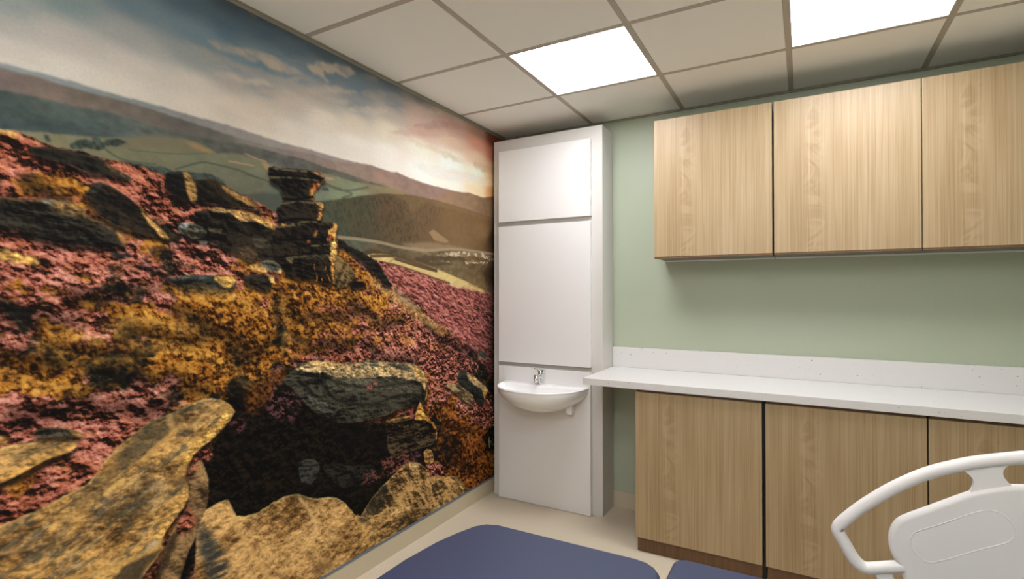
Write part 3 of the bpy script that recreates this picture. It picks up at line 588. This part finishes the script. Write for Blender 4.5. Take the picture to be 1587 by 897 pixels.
for p in ([(120,575),(150,565),(190,562),(225,572),(240,590),(200,594),(150,592)], [(60,540),(95,545),(110,560),(100,572),(75,560)], [(285,485),(310,500),(330,520),(322,528),(300,505)], [(335,530),(365,540),(385,560),(380,570),(355,555)], [(432,440),(440,450),(436,470),(438,490),(436,520),(434,548),(424,540),(428,510),(426,480),(430,460)], [(170,510),(200,508),(215,525),(190,535),(170,530)], [(365,610),(385,595),(420,590),(440,600),(400,640),(370,640)], [(0,480),(40,488),(60,505),(30,510),(0,500)], [(200,440),(225,435),(250,450),(230,458)]):
    put(poly(p, .06, .03, soft=.014)*.72, dark)
for p in ([(165,510),(200,498),(240,500),(300,512)], [(215,545),(260,535),(310,548),(360,575),(385,600)], [(275,452),(320,450),(370,465),(400,480)], [(85,518),(120,518),(150,530)], [(0,580),(60,595),(120,600)], [(70,540),(110,552),(150,560),(200,555)], [(436,470),(445,500),(440,530)]):
    put(blur(line(p, .016, .01), .008)*.45*np.clip(gm*1.5, 0, 1), (208,156,72))

# --- the pit, boulders and foreground slabs
pit = ramp(heath(.02, -30, 1.1, 160), [(0,(8,7,6)),(.5,(15,12,9)),(.72,(24,18,13)),(1,(34,26,18))])
put(poly([(352,632),(370,612),(405,600),(430,585),(458,578),(480,620),(520,650),(560,655),(600,650),(650,640),(672,690),(668,715),(640,725),(612,745),(585,775),(562,806),(540,800),(520,785),(480,785),(420,800),(370,812),(350,800),(325,810),(310,850),(290,905),(240,905),(262,840),(290,780),(300,720),(325,690),(350,660)], .03, .03, soft=.01), pit)
hb = heath(.02, 30, 1.3, 161)
put(poly([(410,612),(425,595),(445,592),(462,600),(470,625),(450,650),(430,655),(412,640)], .06, .04, soft=.01)*np.clip((hb-.52)*2.6, 0, .8), (118,70,72))
put(poly([(352,640),(372,648),(382,662),(372,672),(356,660)], .03, .04, soft=.006)*np.clip((hb-.4)*2.4, 0, .8), (112,62,60))
put(poly([(380,600),(410,590),(430,575),(455,572),(430,600),(400,640),(385,640)], .06, .04, soft=.01)*.6, ochre)
rock([(454,574),(462,564),(472,562),(492,558),(510,561),(528,564),(550,562),(568,558),(582,558),(600,561),(622,562),(640,563),(650,568),(658,578),(663,590),(662,606),(661,618),(656,624),(645,628),(625,632),(605,640),(580,648),(560,653),(540,656),(520,653),(500,647),(488,640),(474,628),(462,612),(450,600),(436,592),(445,582)],
     (28,26,21), (70,66,52), lit=(190,148,84), rim=.012, side=(-1,.3), cr=.6, rough=.7)
lit([(500,592),(520,584),(580,587),(630,590),(655,602),(650,614),(600,604),(560,606),(520,604)], (92,86,68), .6, 0, .02, .006)
lit([(456,574),(472,564),(495,559),(520,563),(560,562),(600,562),(640,564),(656,580),(658,594),(640,589),(610,583),(580,585),(552,587),(520,584),(500,577),(480,575)], (170,142,98), 1, .01, .02, .003, 1.1)
lit([(470,562),(500,559),(530,565),(545,570),(500,568)], (192,152,92), .7, 0, .02); lit([(640,566),(654,574),(662,590),(658,606),(652,592),(640,578)], (186,146,86), .85, 0, .015)
lit([(600,563),(625,564),(640,572),(630,575),(610,568)], (50,50,42), .7); lit([(562,563),(590,563),(585,568),(560,568)], (80,78,64), .6)
for q in ([(500,580),(520,592),(545,598),(580,600),(620,594),(655,592)], [(505,600),(515,615),(540,625),(580,625),(620,612),(656,612)], [(462,590),(480,605),(490,625),(510,640)], [(500,576),(498,590),(505,600)]): put(line(q, .007, .012)*.6*np.clip(.4+chip, 0, 1), (14,13,11))
lit([(476,612),(500,622),(520,640),(500,640),(484,628)], (84,82,70), .7); put(poly([(569,595),(580,593),(585,600),(575,606),(568,602)], .02, .04, soft=.004)*np.clip((hb-.3)*2, 0, 1), (176,92,80))
rock([(598,652),(620,646),(645,642),(660,648),(672,655),(677,665),(677,680),(668,690),(650,695),(628,702),(605,708),(598,690)], (28,22,16), (84,68,46), lit=(186,132,62), rim=.012, side=(-1,.6))
lit([(650,622),(654,628),(658,642),(668,652),(655,650),(642,650),(645,636)], (204,148,66), .95, 0, .015); put(poly([(634,636),(640,632),(642,648),(636,650)], .0, .02, soft=.003)*.8, (172,80,80))
rock([(600,560+140),(560,690),(520,680),(500,660),(560,668),(600,665)], (12,10,9), (26,22,17), a=.6)
rock([(464,716),(475,711),(488,712),(496,722),(492,738),(482,750),(466,748),(462,732)], (34,33,30), (60,58,50)); rock([(500,722),(520,718),(548,722),(575,720),(585,735),(560,752),(530,755),(508,742)], (18,17,15), (46,42,34), a=.85)
put(poly([(555,735),(575,728),(590,740),(575,750),(560,748)], .02, .05, soft=.004)*np.clip((hb-.35)*2, 0, .9), (118,70,66)); put(poly([(590,712),(610,705),(640,700),(650,708),(610,740),(592,735)], .02, .05, soft=.004)*np.clip((hb-.5)*2.4, 0, .8), (150,86,72))
# heather and stones at the right
rock([(712,573),(718,572),(724,577),(740,588),(750,599),(752,606),(750,625),(744,628),(736,620),(728,605),(714,595),(708,588)], (22,22,19), (52,52,44)); lit([(722,576),(738,586),(752,598),(757,606),(750,612),(745,602),(734,596),(726,588)], (170,142,96), .9)
lit([(748,604),(756,604),(750,620)], (190,140,72), .8)
rock([(690,597),(700,594),(708,596),(722,604),(732,612),(734,620),(730,627),(720,622),(708,612),(700,606)], (108,88,60), (172,144,98), ang=30); lit([(703,595),(712,598),(718,606),(710,602)], (60,62,54), .8)
lit([(738,545),(750,545),(756,553),(748,556)], (52,60,50), .8)
# cone-shaped boulder and its neighbours at the bottom
rock([(556,804),(565,788),(577,770),(590,755),(605,740),(622,724),(635,716),(646,716),(658,724),(672,734),(690,739),(703,737),(714,745),(722,757),(735,760),(690,800),(640,800),(600,800)], (94,70,40), (190,148,90), ang=62, cr=.3, rough=.8); lit([(632,717),(644,715),(652,724),(640,730)], (214,176,118), .7, 0, .02)
put(poly([(556,804),(565,788),(590,755),(600,748),(596,775),(585,795)], .03, .03, soft=.01)*.6, (34,34,30)); lit([(660,735),(690,740),(712,745),(716,756),(690,748)], (190,148,88), .6, 0, .03)
rock([(570,806),(585,797),(600,789),(620,783),(645,786),(665,787),(690,782),(700,800),(600,880),(570,900),(560,860)], (110,82,46), (202,156,94), ang=0, rough=.6); lit([(606,786),(622,783),(640,790),(620,794),(604,800)], (206,164,104), .6)
rock([(656,700),(661,696),(668,697),(672,708),(671,720),(665,724),(658,716)], (140,100,54), (200,156,92)); put(poly([(660,724),(672,718),(684,722),(690,732),(684,738),(668,736)], .02, .03, soft=.004), pinkA); put(poly([(636,702),(644,696),(650,708),(644,715)], .02, .05, soft=.004)*.8, plum)
put(poly([(715,742),(722,735),(766,700),(790,700),(790,735),(735,765)], .02, .02, soft=.004)*.7, ochre)
SAND, SANDH = (138,100,54), (214,168,104)
rock([(240,905),(252,862),(264,828),(288,788),(294,757),(292,735),(298,716),(312,712),(322,740),(323,765),(318,795),(304,830),(290,860),(276,905)], (92,70,44), (156,122,78), ang=60, rough=.6); put(poly([(292,736),(306,700),(318,690),(330,700),(312,716),(300,735)], .03, .04, soft=.006), rust)
put(poly([(270,830),(282,800),(292,785),(300,800),(300,820),(288,830)], .03, .04, soft=.006), rust); put(poly([(236,905),(250,858),(262,835),(280,820),(270,850),(262,862),(245,905)], .02, .02, soft=.008)*.7, (30,22,14))
rock([(303,832),(310,810),(318,790),(338,778),(352,774),(358,785),(366,799),(378,800),(400,794),(420,780),(440,769),(460,765),(475,770),(490,773),(508,770),(522,771),(535,780),(550,798),(566,801),(574,808),(579,830),(581,850),(590,900),(500,960),(380,980),(300,920)], SAND, SANDH, ang=-28, cr=.35, rough=.55)
put(poly([(302,834),(312,808),(322,812),(336,838),(348,870),(352,900),(325,905),(312,870)], .03, .03, soft=.010)*np.clip(.4+(strat-.3)*1.5, 0, .9), (52,54,52)); put(poly([(352,776),(358,790),(372,815),(385,840),(405,870),(425,900),(412,900),(392,868),(372,838),(358,808)], .01, .01, soft=.006)*.75, (216,170,104))
lit([(338,778),(352,774),(357,784),(345,790)], (186,140,78), .6); put(line([(464,772),(478,790),(488,812),(486,830)], .008, .010)*.7, (222,184,126)); put(line([(462,838),(480,850),(500,868),(520,880)], .008, .010)*.6, (214,172,108)); put(line([(553,800),(562,818),(572,845)], .010, .012)*.6, (214,166,92)); put(poly([(552,801),(566,802),(572,810),(558,810)], .0, .02, soft=.004)*.7, (60,52,38))
put(poly([(484,880),(500,870),(516,872),(510,885),(492,890)], .03, .03, soft=.01)*.5, (84,58,34))
# small slab at left edge
rock([(-140,742),(0,694),(30,687),(60,683),(85,679),(105,678),(118,683),(120,688),(116,695),(100,702),(70,713),(40,728),(20,738),(0,748),(-140,810)], (122,90,50), (200,154,90), lit=(214,160,80), side=(0,-1), rim=.012, ang=-30, rough=.6)
lit([(15,706),(50,694),(90,684),(95,690),(50,704),(20,714)], (84,74,54), .45); put(poly([(-100,795),(0,750),(40,733),(70,717),(110,700),(112,706),(70,724),(40,742),(0,760),(-100,815)], .01, .015, soft=.005)*.85, (30,16,11))
rock([(52,669),(60,664),(72,662),(90,664),(110,667),(128,671),(132,674),(120,676),(95,677),(70,678),(54,678)], (34,34,28), (80,74,54)); lit([(100,666),(130,671),(128,676),(112,674)], (200,150,76), .8); lit([(-60,668),(0,676),(12,680),(10,690),(-60,688)], (190,140,74), .8)
# the great slab
SLAB = [(-150,880),(0,815),(30,803),(60,790),(100,768),(135,750),(148,736),(160,716),(180,694),(208,670),(235,652),(265,640),(290,628),(310,620),(330,617),(345,620),(357,627),(363,637),(357,650),(345,664),(330,679),(315,690),(300,704),(292,718),(288,735),(287,745),(292,754),(292,768),(284,786),(270,803),(256,822),(248,838),(250,850),(244,862),(230,880),(212,905),(-150,1150)]
ms = rock(SLAB, (130,94,50), (208,160,90), lit=(206,156,80), side=(-1,-.55), rim=.030, ang=-30, cr=.3, rough=.55)
lich = np.clip((noise(.04, 4, -32, 2.4, .6)-.56)*4, 0, 1)
put(ms*lich*.42, mul(np.array([88,76,54], np.float32), .7+.6*chip)); put(ms*np.clip((noise(.018, 3, -25, 2)-.66)*6, 0, 1)*.5, (60,62,56)); put(ms*np.clip((noise(.02, 3, -30, 3)-.72)*8, 0, 1)*.2, (196,176,150))
put(poly([(180,705),(208,672),(240,654),(262,652),(250,672),(228,690),(205,712),(185,730)], .03, .04, soft=.012)*.6, (72,66,50)); put(line([(222,712),(240,695),(262,676),(270,668)], .010, .010)*.8, (206,156,84))
put(line([(262,645),(268,662),(285,660),(305,662)], .012, .012)*.6, (206,164,96)); put(line([(164,765),(180,750),(190,744)], .008, .008)*.9, (216,172,98)); put(line([(262,747),(278,746),(288,750)], .010, .010)*.6, (150,116,74))
put(poly([(212,905),(225,882),(246,858),(250,848),(240,852),(218,864),(195,875),(170,905)], .01, .02, soft=.006)*.8, (56,48,38)); put(line([(100,898),(150,885),(200,868),(235,850),(249,838)], .010, .012)*.7, (206,160,88))
put(poly([(222,845),(240,835),(248,838),(240,848),(225,852)], .0, .02, soft=.005)*.7, (196,172,140)); put(line([(300,655),(325,640),(350,632)], .012, .02)*.4, (190,150,90))
lit([(358,634),(352,652),(335,672),(313,692),(296,708),(290,722),(284,716),(292,696),(312,678),(334,656),(348,638)], (206,156,78), .8, .006, .012)
lit([(292,754),(291,770),(284,786),(268,806),(254,824),(248,838),(238,834),(252,812),(268,790),(278,770),(284,752)], (204,156,84), .7, .006, .012)
put(line([(292,718),(288,735),(287,745),(280,748),(262,746)], .006, .008)*.5, (92,66,36))
put(poly([(150,740),(165,710),(190,700),(180,720),(165,745)], .02, .02, soft=.01)*.5, (190,140,70))
# small pale letters printed at the corner of the picture, half behind the unit
put(line([(757.5,679),(757.8,686),(758.3,692)], .009, .005)*.8, (146,148,116)); put(line([(756.5,684),(760,684)], .006, .004)*.7, (146,148,116)); put(line([(763,680),(761.8,684),(762.2,688),(764,689.5)], .006, .005)*.5, (120,112,92))

# whole print: slight fine sharpness so it does not look airbrushed
img = mul(img, 1+(noise(.006, 2)-.5)*.16*HILL+(noise(.005, 1)-.5)*.03)
img = np.clip(img, 3, 250)
PRINT_GAIN = 1.0
c = img/255.0; c = np.where(c <= .04045, c/12.92, ((c+.055)/1.055)**2.4)*np.array(PRINT_TINT, np.float32)*PRINT_GAIN
c = np.clip(c, 0.0006, .92)
# mirror-continue the print behind the camera's left edge (coarser columns)
ex = np.arange(S1+.01, -YF-.001, .01); idx = np.clip(((2*S1-ex)/STEP).astype(int), 0, NS-1)
c = np.concatenate([c, c[:, idx]], 1); sall = np.concatenate([gs, ex]); sall[-1] = -YF; NSA = len(sall)
sv, zv = np.meshgrid(sall, gz)
co = np.stack([np.full(sv.size, .0022), -sv.ravel(), zv.ravel()], -1).astype(np.float32)
me = bpy.data.meshes.new('wall_mural')
q = np.arange(NZ*NSA, dtype=np.int32).reshape(NZ, NSA)
F = np.stack([q[:-1, :-1], q[1:, :-1], q[1:, 1:], q[:-1, 1:]], -1).reshape(-1, 4)
# thin edge of the print: back vertices along the border
me.vertices.add(len(co)); me.vertices.foreach_set('co', co.ravel())
me.loops.add(F.size); me.loops.foreach_set('vertex_index', F.ravel())
me.polygons.add(len(F)); me.polygons.foreach_set('loop_start', np.arange(0, F.size, 4, dtype=np.int32)); me.polygons.foreach_set('loop_total', np.full(len(F), 4, np.int32))
me.update(calc_edges=True)
at_ = me.color_attributes.new('print', 'FLOAT_COLOR', 'POINT')
at_.data.foreach_set('color', np.concatenate([c.reshape(-1, 3), np.ones((c.shape[0]*c.shape[1], 1))], 1).astype(np.float32).ravel())
mm = mat('landscape print', (128,128,128), .7, spec=.08)
an = nd(mm, 'ShaderNodeAttribute'); an.attribute_name = 'print'
gp = nd(mm, 'ShaderNodeNewGeometry'); nz = nd(mm, 'ShaderNodeTexNoise'); nz.inputs['Scale'].default_value = 420; nz.inputs['Detail'].default_value = 2
lk(mm, gp.outputs['Position'], nz.inputs['Vector'])
mr = nd(mm, 'ShaderNodeMapRange'); mr.inputs['To Min'].default_value = .90; mr.inputs['To Max'].default_value = 1.10; lk(mm, nz.outputs['Fac'], mr.inputs['Value'])
vm = nd(mm, 'ShaderNodeVectorMath', operation='SCALE'); lk(mm, an.outputs['Color'], vm.inputs[0]); lk(mm, mr.outputs['Result'], vm.inputs['Scale'])
lk(mm, vm.outputs['Vector'], bsdf(mm).inputs['Base Color'])
me.materials.append(mm)
mu = bpy.data.objects.new('wall_mural', me); COL.objects.link(mu)
tag(mu, 'full-height printed landscape mural of moorland rocks, heather and sunset sky on the left wall', 'mural')
# ------------------------------------------------------------------ white washbasin panel unit in the corner
UX0, UX1, UD, UH = .034, .833, .214, 2.477
u = thing('duct_panel_unit', 'tall white boxed panel unit in the corner behind the washbasin', 'panel unit', ((UX0+UX1)/2, -UD/2, 0))
obj('casing', B(UX0, UX1, -UD, -.0105, 0, UH), M_body, u, bevel=.0015)
PF = UD+.034
for z0, z1 in ((0.003, .910), (.938, 1.870), (1.901, 2.392)):
    obj('panel', B(.09, .764, -PF, -UD-.0003, z0, z1), M_white, u, bevel=.0015)

# washbasin: half round bowl, flat back ledge against the panel
bx, rz, RX, RY = .452, .812, .302, .34
yb = -PF-.0005
def outline(fx, fy, n=40, flat=.045):
    """half-round plan: straight back, wide rounded front"""
    pts = [(bx+RX*fx*math.cos(a), yb-.002*0-flat-(RY-flat)*fy*math.sin(a)) for a in np.linspace(0, math.pi, n)]
    return pts
s = thing('washbasin', 'white half-round wall-hung washbasin on the tall panel unit', 'washbasin', (bx, yb, rz-.2))
bm = bmesh.new(); n = 41
A = np.linspace(0, math.pi, n)
def ring(fx, fy, z, back, cy=None):
    """closed ring: the front arc then the back edge at y = back"""
    out = []
    for a in A:
        c, d = math.cos(a), math.sin(a)
        c = math.copysign(abs(c)**.92, c); d = d**.88
        out.append((bx+fx*c, back-(fy)*d, z))
    k = 11
    for i in range(1, k): out.append((bx-fx+2*fx*i/k, back, z))
    return out
def skin(bm, rings, cap0=True, cap1=True):
    R = [[bm.verts.new(p) for p in r] for r in rings]; N = len(R[0])
    for i in range(len(R)-1):
        for k in range(N): bm.faces.new((R[i][k], R[i][(k+1)%N], R[i+1][(k+1)%N], R[i+1][k]))
    if cap0: bm.faces.new(R[0][::-1])
    if cap1: bm.faces.new(R[-1])
rings = []
for q in np.linspace(0, 1, 14):             # outside of the bowl, bottom upwards
    zz = rz-.009-.172*(1-q)
    f = math.sqrt(max(0, 1-((1-q)*.985)**2.0))
    rings.append(ring(max(.07, RX*.992*(f**1.5)), max(.05, RY*.985*(f**1.3)), zz, yb))
rings += [ring(RX+.001, RY+.001, rz-.005, yb), ring(RX-.001, RY-.001, rz, yb)]
rings += [ring(RX*.93, RY-.026-.07, rz+.001, yb-.072)]
for q in np.linspace(.08, 1, 9):
    f = math.sqrt(max(0, 1-q*q*.93))
    rings.append(ring(RX*.92*f, (RY-.026-.075)*f, rz-.11*q, yb-.076-(RY*.3)*(1-f)))
skin(bm, rings)
obj('bowl', bm, M_cer, s, smooth=True, bevel=.0015, seg=1, angle=60)
bm = bmesh.new(); tube(bm, [(bx, yb-.15, rz-.112), (bx, yb-.15, rz-.104)], .022, 20)
obj('waste', bm, M_chrome, s, smooth=True)
# small support / pipe cover to the right under the rim
bm = bmesh.new(); prism_y(bm, [(.620,.655),(.632,.642),(.655,.640),(.662,.648),(.662,.78),(.620,.78)], yb-.06, yb-.002)
obj('side_bracket', bm, M_cer, s, bevel=.004)

# mixer tap on the back ledge
tx, ty = .433, yb-.034
tp = thing('mixer_tap', 'small chrome lever mixer tap standing on the back ledge of the washbasin', 'tap', (tx, ty, rz))
bm = bmesh.new(); tube(bm, [(tx,ty,rz+.001),(tx,ty,rz+.006),(tx,ty,rz+.008),(tx,ty,rz+.062),(tx,ty,rz+.066),(tx,ty,rz+.082),(tx,ty,rz+.088)], [.019,.019,.0155,.0155,.018,.018,.012], 24)
obj('tap_body', bm, M_chrome, tp, smooth=True, bevel=.0006, seg=1, angle=50)
bm = bmesh.new(); tube(bm, spline([(tx,ty-.008,rz+.050),(tx,ty-.035,rz+.059),(tx,ty-.062,rz+.056),(tx,ty-.073,rz+.044),(tx,ty-.074,rz+.034)], 6), [.011]*24+[.0105], 16)
sp = obj('spout', bm, M_chrome, tp, smooth=True)
bm = bmesh.new(); tube(bm, [(tx,ty-.074,rz+.034),(tx,ty-.074,rz+.026)], .012, 16); obj('aerator', bm, M_chrome, sp, smooth=True)
bm = bmesh.new(); tube(bm, spline([(tx,ty,rz+.088),(tx,ty-.02,rz+.098),(tx,ty-.06,rz+.110),(tx,ty-.085,rz+.114)], 5), [.010]*6+[.007]*9+[.006], 12)
box(bm, tx-.022, tx+.022, ty-.012, ty+.012, rz+.084, rz+.096)
obj('lever', bm, M_chrome, tp, smooth=True, bevel=.002, angle=50)
bm = bmesh.new(); tube(bm, [(tx-.014,ty-.004,rz+.05),(tx-.034,ty-.004,rz+.05)], .006, 12); tube(bm, [(tx-.034,ty-.004,rz+.05),(tx-.046,ty-.004,rz+.05)], .009, 14)
obj('side_knob', bm, M_brass, tp, smooth=True)

# ------------------------------------------------------------------ worktop with upstand
WZ0, WZ1, WD = .888, .925, .558
wt = thing('worktop', 'long white speckled worktop with upstand running over the oak base cupboards', 'worktop', (.835, -WD/2, WZ0))
obj('slab', B((.8345, XR-.001, -WD, -UD-.0005, WZ0, WZ1), (.8345, XR-.001, -UD-.0005, -.001, WZ0, WZ1)), M_quartz, wt)
obj('upstand', B(.8345, XR-.001, -.021, -.001, WZ1+.0003, 1.055), M_quartz, wt, bevel=.0015)

# ------------------------------------------------------------------ cupboards
def door(name, parent, x0, x1, yf, yb_, z0, z1, m=None):
    return obj(name, B(x0, x1, yf, yb_, z0, z1), m or M_oak, parent, loc=((x0+x1)/2, yb_, (z0+z1)/2), bevel=.0012)
base_l = ['oak base cupboard at the left end under the worktop, beside the open gap', 'oak base cupboard in the middle of the row, behind the white bed rail end',
          'oak base cupboard at the right end, behind the top of the white bed rail']
wall_l = ['oak wall cupboard at the left end of the row, nearest the white tall unit', 'oak wall cupboard in the middle of the row above the worktop', 'oak wall cupboard at the right end by the room corner']
for (x0, x1, g), lab in zip(((1.135, 1.760, 0), (1.776, 2.400, 0), (2.406, 3.034, 0)), base_l):
    b = thing('base_cupboard', lab, 'cupboard', ((x0+x1)/2, -.28, 0), 'oak base cupboards under the worktop')
    obj('carcass', B(x0+.002, x1-.002, -.519, -.01, .083, .868), M_oak, b, loc=((x0+x1)/2, -.3, .47))
    door('door', b, x0, x1, -.541, -.5205, .081, .871)
    obj('plinth', B(x0+.006, x1-.001, -.520, -.50, .001, .083), M_oakshade, b, loc=((x0+x1)/2, -.51, .04))
    obj('top_rail', B(x0+.004, x1-.002, -.532, -.50, .8715, .8875), M_oakshade, b)  # fills the gap below the worktop, its shade painted dark
obj_gap = None
f = obj('gap_shade_strip', B(1.7605, 1.7755, -.505, -.48, .001, .8875), M_black); tag(f, 'narrow black gap shade strip between the left and middle base cupboards', 'gap shade strip')  # no real part: paints the shade in the open gap
f = obj('gap_shade_strip', B(2.4005, 2.4055, -.505, -.48, .001, .8875), M_black); tag(f, 'thin black gap shade strip between the middle and right base cupboards', 'gap shade strip')
for (x0, x1), lab in zip(((1.173, 1.7965), (1.8035, 2.4270), (2.4290, 3.034)), wall_l):
    b = thing('wall_cupboard', lab, 'cupboard', ((x0+x1)/2, -.14, 1.614), 'oak wall cupboards above the worktop')
    obj('carcass', B(x0, x1, -.259, -.002, 1.6145, 2.422), M_carcass, b)
    door('door', b, x0+.002, x1-.0003, -.279, -.2593, 1.622, 2.4235)
    obj('bottom_edge', B(x0+.002, x1-.0003, -.277, -.2593, 1.612, 1.6218), M_oakshade, b)
    obj('light_line_strip', B(x0, x1, -.012, -.002, 1.606, 1.6143), M_white, b)  # added white strip standing in for a line of light at the wall

# ------------------------------------------------------------------ hospital bed
BC = -2.12; BZ = .55
bed = thing('treatment_bed', 'blue-cushioned treatment bed with a white side rail, foot end towards the landscape mural', 'bed', (1.9, BC, 0))
def cushion(name, outline, z1=BZ, th=.085):
    """soft slab: outline, rounded over at the top"""
    bm = bmesh.new(); O = np.array(outline); c = O.mean(0); rr = []
    def inset(d):
        # offset inwards along averaged normals
        nx = np.roll(O, -1, 0)-np.roll(O, 1, 0); nrm = np.stack([-nx[:,1], nx[:,0]], 1); nrm /= np.linalg.norm(nrm, axis=1, keepdims=True)+1e-9
        s = np.sign(((c-O)*nrm).sum(1)); nrm *= s[:,None]; return O+nrm*d
    R = .014
    for a in np.linspace(0, math.pi/2, 5): rr.append([(x, y, z1-th+R-R*math.cos(a)) for x, y in inset(R-R*math.sin(a))])
    for a in np.linspace(0, math.pi/2, 6): rr.append([(x, y, z1-R+R*math.sin(a)) for x, y in inset(R-R*math.cos(a))])
    skin(bm, rr)
    return obj(name, bm, M_blue, bed, smooth=True, bevel=.0005, seg=1, angle=70)
half = [(.805,-2.12),(.805,-2.19+.14),(.809,-2.02),(.821,-1.905),(.844,-1.812),(.869,-1.738),(.900,-1.700),(.950,-1.683),(1.03,-1.682),(1.2,-1.680),(1.46,-1.677),(1.50,-1.684),(1.530,-1.704),(1.552,-1.735),(1.563,-1.79),(1.565,-1.9),(1.565,-2.12)]
full = half + [(x, 2*BC-y) for x, y in half[::-1]][1:-1]
full = full[::-1]
cushion('foot_cushion', full)
def rrect(x0, x1, y0, y1, r, n=8):
    out = []
    for cx, cy, a0 in ((x1-r, y1-r, 0), (x0+r, y1-r, 90), (x0+r, y0+r, 180), (x1-r, y0+r, 270)):
        for k in range(n+1):
            a = math.radians(a0+90*k/n); out.append((cx+r*math.cos(a), cy+r*math.sin(a)))
    return out
cushion('seat_cushion', rrect(1.572, 2.16, 2*BC+1.604, -1.604, .045))
cushion('back_cushion', rrect(2.168, 2.88, 2*BC+1.604, -1.604, .045))
obj('frame', B((.93, 2.84, BC+.33, BC+.37, .38, .43), (.93, 2.84, BC-.37, BC-.33, .38, .43), (.93, .97, BC-.33, BC+.33, .38, .43), (2.80, 2.84, BC-.33, BC+.33, .38, .43), (1.85, 1.89, BC-.33, BC+.33, .38, .43)), M_metal, bed, bevel=.004)
obj('deck', B((.90, 1.53, BC-.38, BC+.38, .431, .4645), (1.59, 2.14, BC-.45, BC+.45, .431, .4645), (2.18, 2.86, BC-.45, BC+.45, .431, .4645)), M_metal, bed, bevel=.004)
obj('base', B((1.15, 2.62, BC+.24, BC+.30, .12, .18), (1.15, 2.62, BC-.30, BC-.24, .12, .18), (1.15, 1.21, BC-.24, BC+.24, .12, .18), (2.56, 2.62, BC-.24, BC+.24, .12, .18)), M_metal, bed, bevel=.005)
for cx in (1.45, 2.35): obj('lift_column', B((cx-.05, cx+.05, BC-.06, BC+.06, .185, .30), (cx-.04, cx+.04, BC-.05, BC+.05, .30, .38), (cx-.05, cx+.05, BC-.30, BC+.30, .15, .185)), M_metal, bed, bevel=.004)
for cx in (1.18, 2.59):
    for cy in (BC-.27, BC+.27):
        bm = bmesh.new(); tube(bm, [(cx, cy-.018, .06), (cx, cy+.018, .06)], .06, 24)
        wh = obj('castor', bm, M_rubber, bed, smooth=True, bevel=.004, angle=50)
        bm = B((cx-.02, cx+.02, cy-.028, cy-.020, .05, .12), (cx-.02, cx+.02, cy+.020, cy+.028, .05, .12), (cx-.02, cx+.02, cy-.028, cy+.028, .112, .12))
        obj('castor_fork', bm, M_metal, bed)

# side rail on the far side: bent tube, web and moulded panel, at one upright plane
RYP = -1.565
def rp(px, py):
    p = on_plane(1, RYP, px, py); return (p[0], p[2])
def zz(lst): return [rp(1260+a/3.951, 670+b/3.951) for a, b in lst]
arch = zz([(1290,152),(1050,176),(900,200),(700,250),(500,335),(320,440),(200,530),(160,568)])
low = zz([(150,592),(160,618),(200,688),(245,765),(285,808),(330,830),(400,828),(470,824),(560,820)])
xc = rp(1640, 700)[0]
mir = lambda L: [(2*xc-x, z) for x, z in L[::-1]]
top = spline(arch[::-1], 8); top_z = arch[0][1]
topm = top + spline([arch[0], (xc, top_z+.006), (2*xc-arch[0][0], top_z)], 8)[1:-1] + mir(top)
lo = spline(low, 6)
path = lo[::-1] + topm + [(2*xc-x, z) for x, z in lo]
bm = bmesh.new(); tube(bm, [(x, RYP, z) for x, z in path], .0168, 18)
rail = obj('side_rail', bm, M_rail, bed, smooth=True)
# moulded panel
pl = zz([(1292,318),(1180,320),(1050,338),(950,360),(700,450),(545,508),(492,548),(466,598),(460,640),(464,690),(480,740),(505,785),(530,825),(542,870),(552,905)])
left = spline(pl, 5); zb = left[-1][1]
left += [(left[-1][0]+.01, zb-.05), (left[-1][0]+.04, zb-.09)]
outl = left + mir(left)
bm = bmesh.new(); prism_y(bm, outl, RYP-.015, RYP+.015)
pn = obj('moulded_panel', bm, M_rail, rail, bevel=.013, seg=5, angle=50)
# webs between tube and panel (either side of the middle slot)
wl = spline(zz([(880,215),(940,246),(970,276),(978,308),(968,345),(945,375)]), 5)
wr = spline(zz([(1240,345),(1195,305),(1166,270),(1160,240),(1172,215),(1215,180)]), 5)
for sgn in (0, 1):
    W_ = wl+wr
    if sgn: W_ = mir(W_)
    bm = bmesh.new(); prism_y(bm, W_, RYP-.0075, RYP+.0075); obj('web', bm, M_rail, rail, bevel=.002)
# embossed ridge on the face of the panel
ov = spline(zz([(592,650),(604,612),(645,588),(800,540),(980,478),(1080,466),(1160,495),(1212,555),(1226,600),(1186,655),(1000,706),(800,765),(700,780),(640,742),(602,695)]), 6, close=True)
bm = bmesh.new(); tube(bm, [(x, RYP-.0145, z) for x, z in ov], .0016, 8, close=True); obj('ridge', bm, M_rail, rail, smooth=True)
# carrying arms, from the tube down to the deck
for sgn in (0, 1):
    a = zz([(365,822),(475,822),(498,905),(395,905)])
    dx = (a[3][0]-a[0][0]); a[2] = (a[1][0]+.05, .45); a[3] = (a[0][0]+.06, .45)
    if sgn: a = mir(a)
    bm = bmesh.new(); prism_y(bm, a, RYP-.008, RYP+.008); obj('rail_arm', bm, M_rail, rail, bevel=.003)
    ax = (a[2][0]+a[3][0])/2
    if sgn: ax = (a[0][0]+a[1][0])/2
    obj('rail_bracket', B(ax-.03, ax+.03, BC+.4505, RYP+.008, .434, .452), M_metal, rail, bevel=.002)
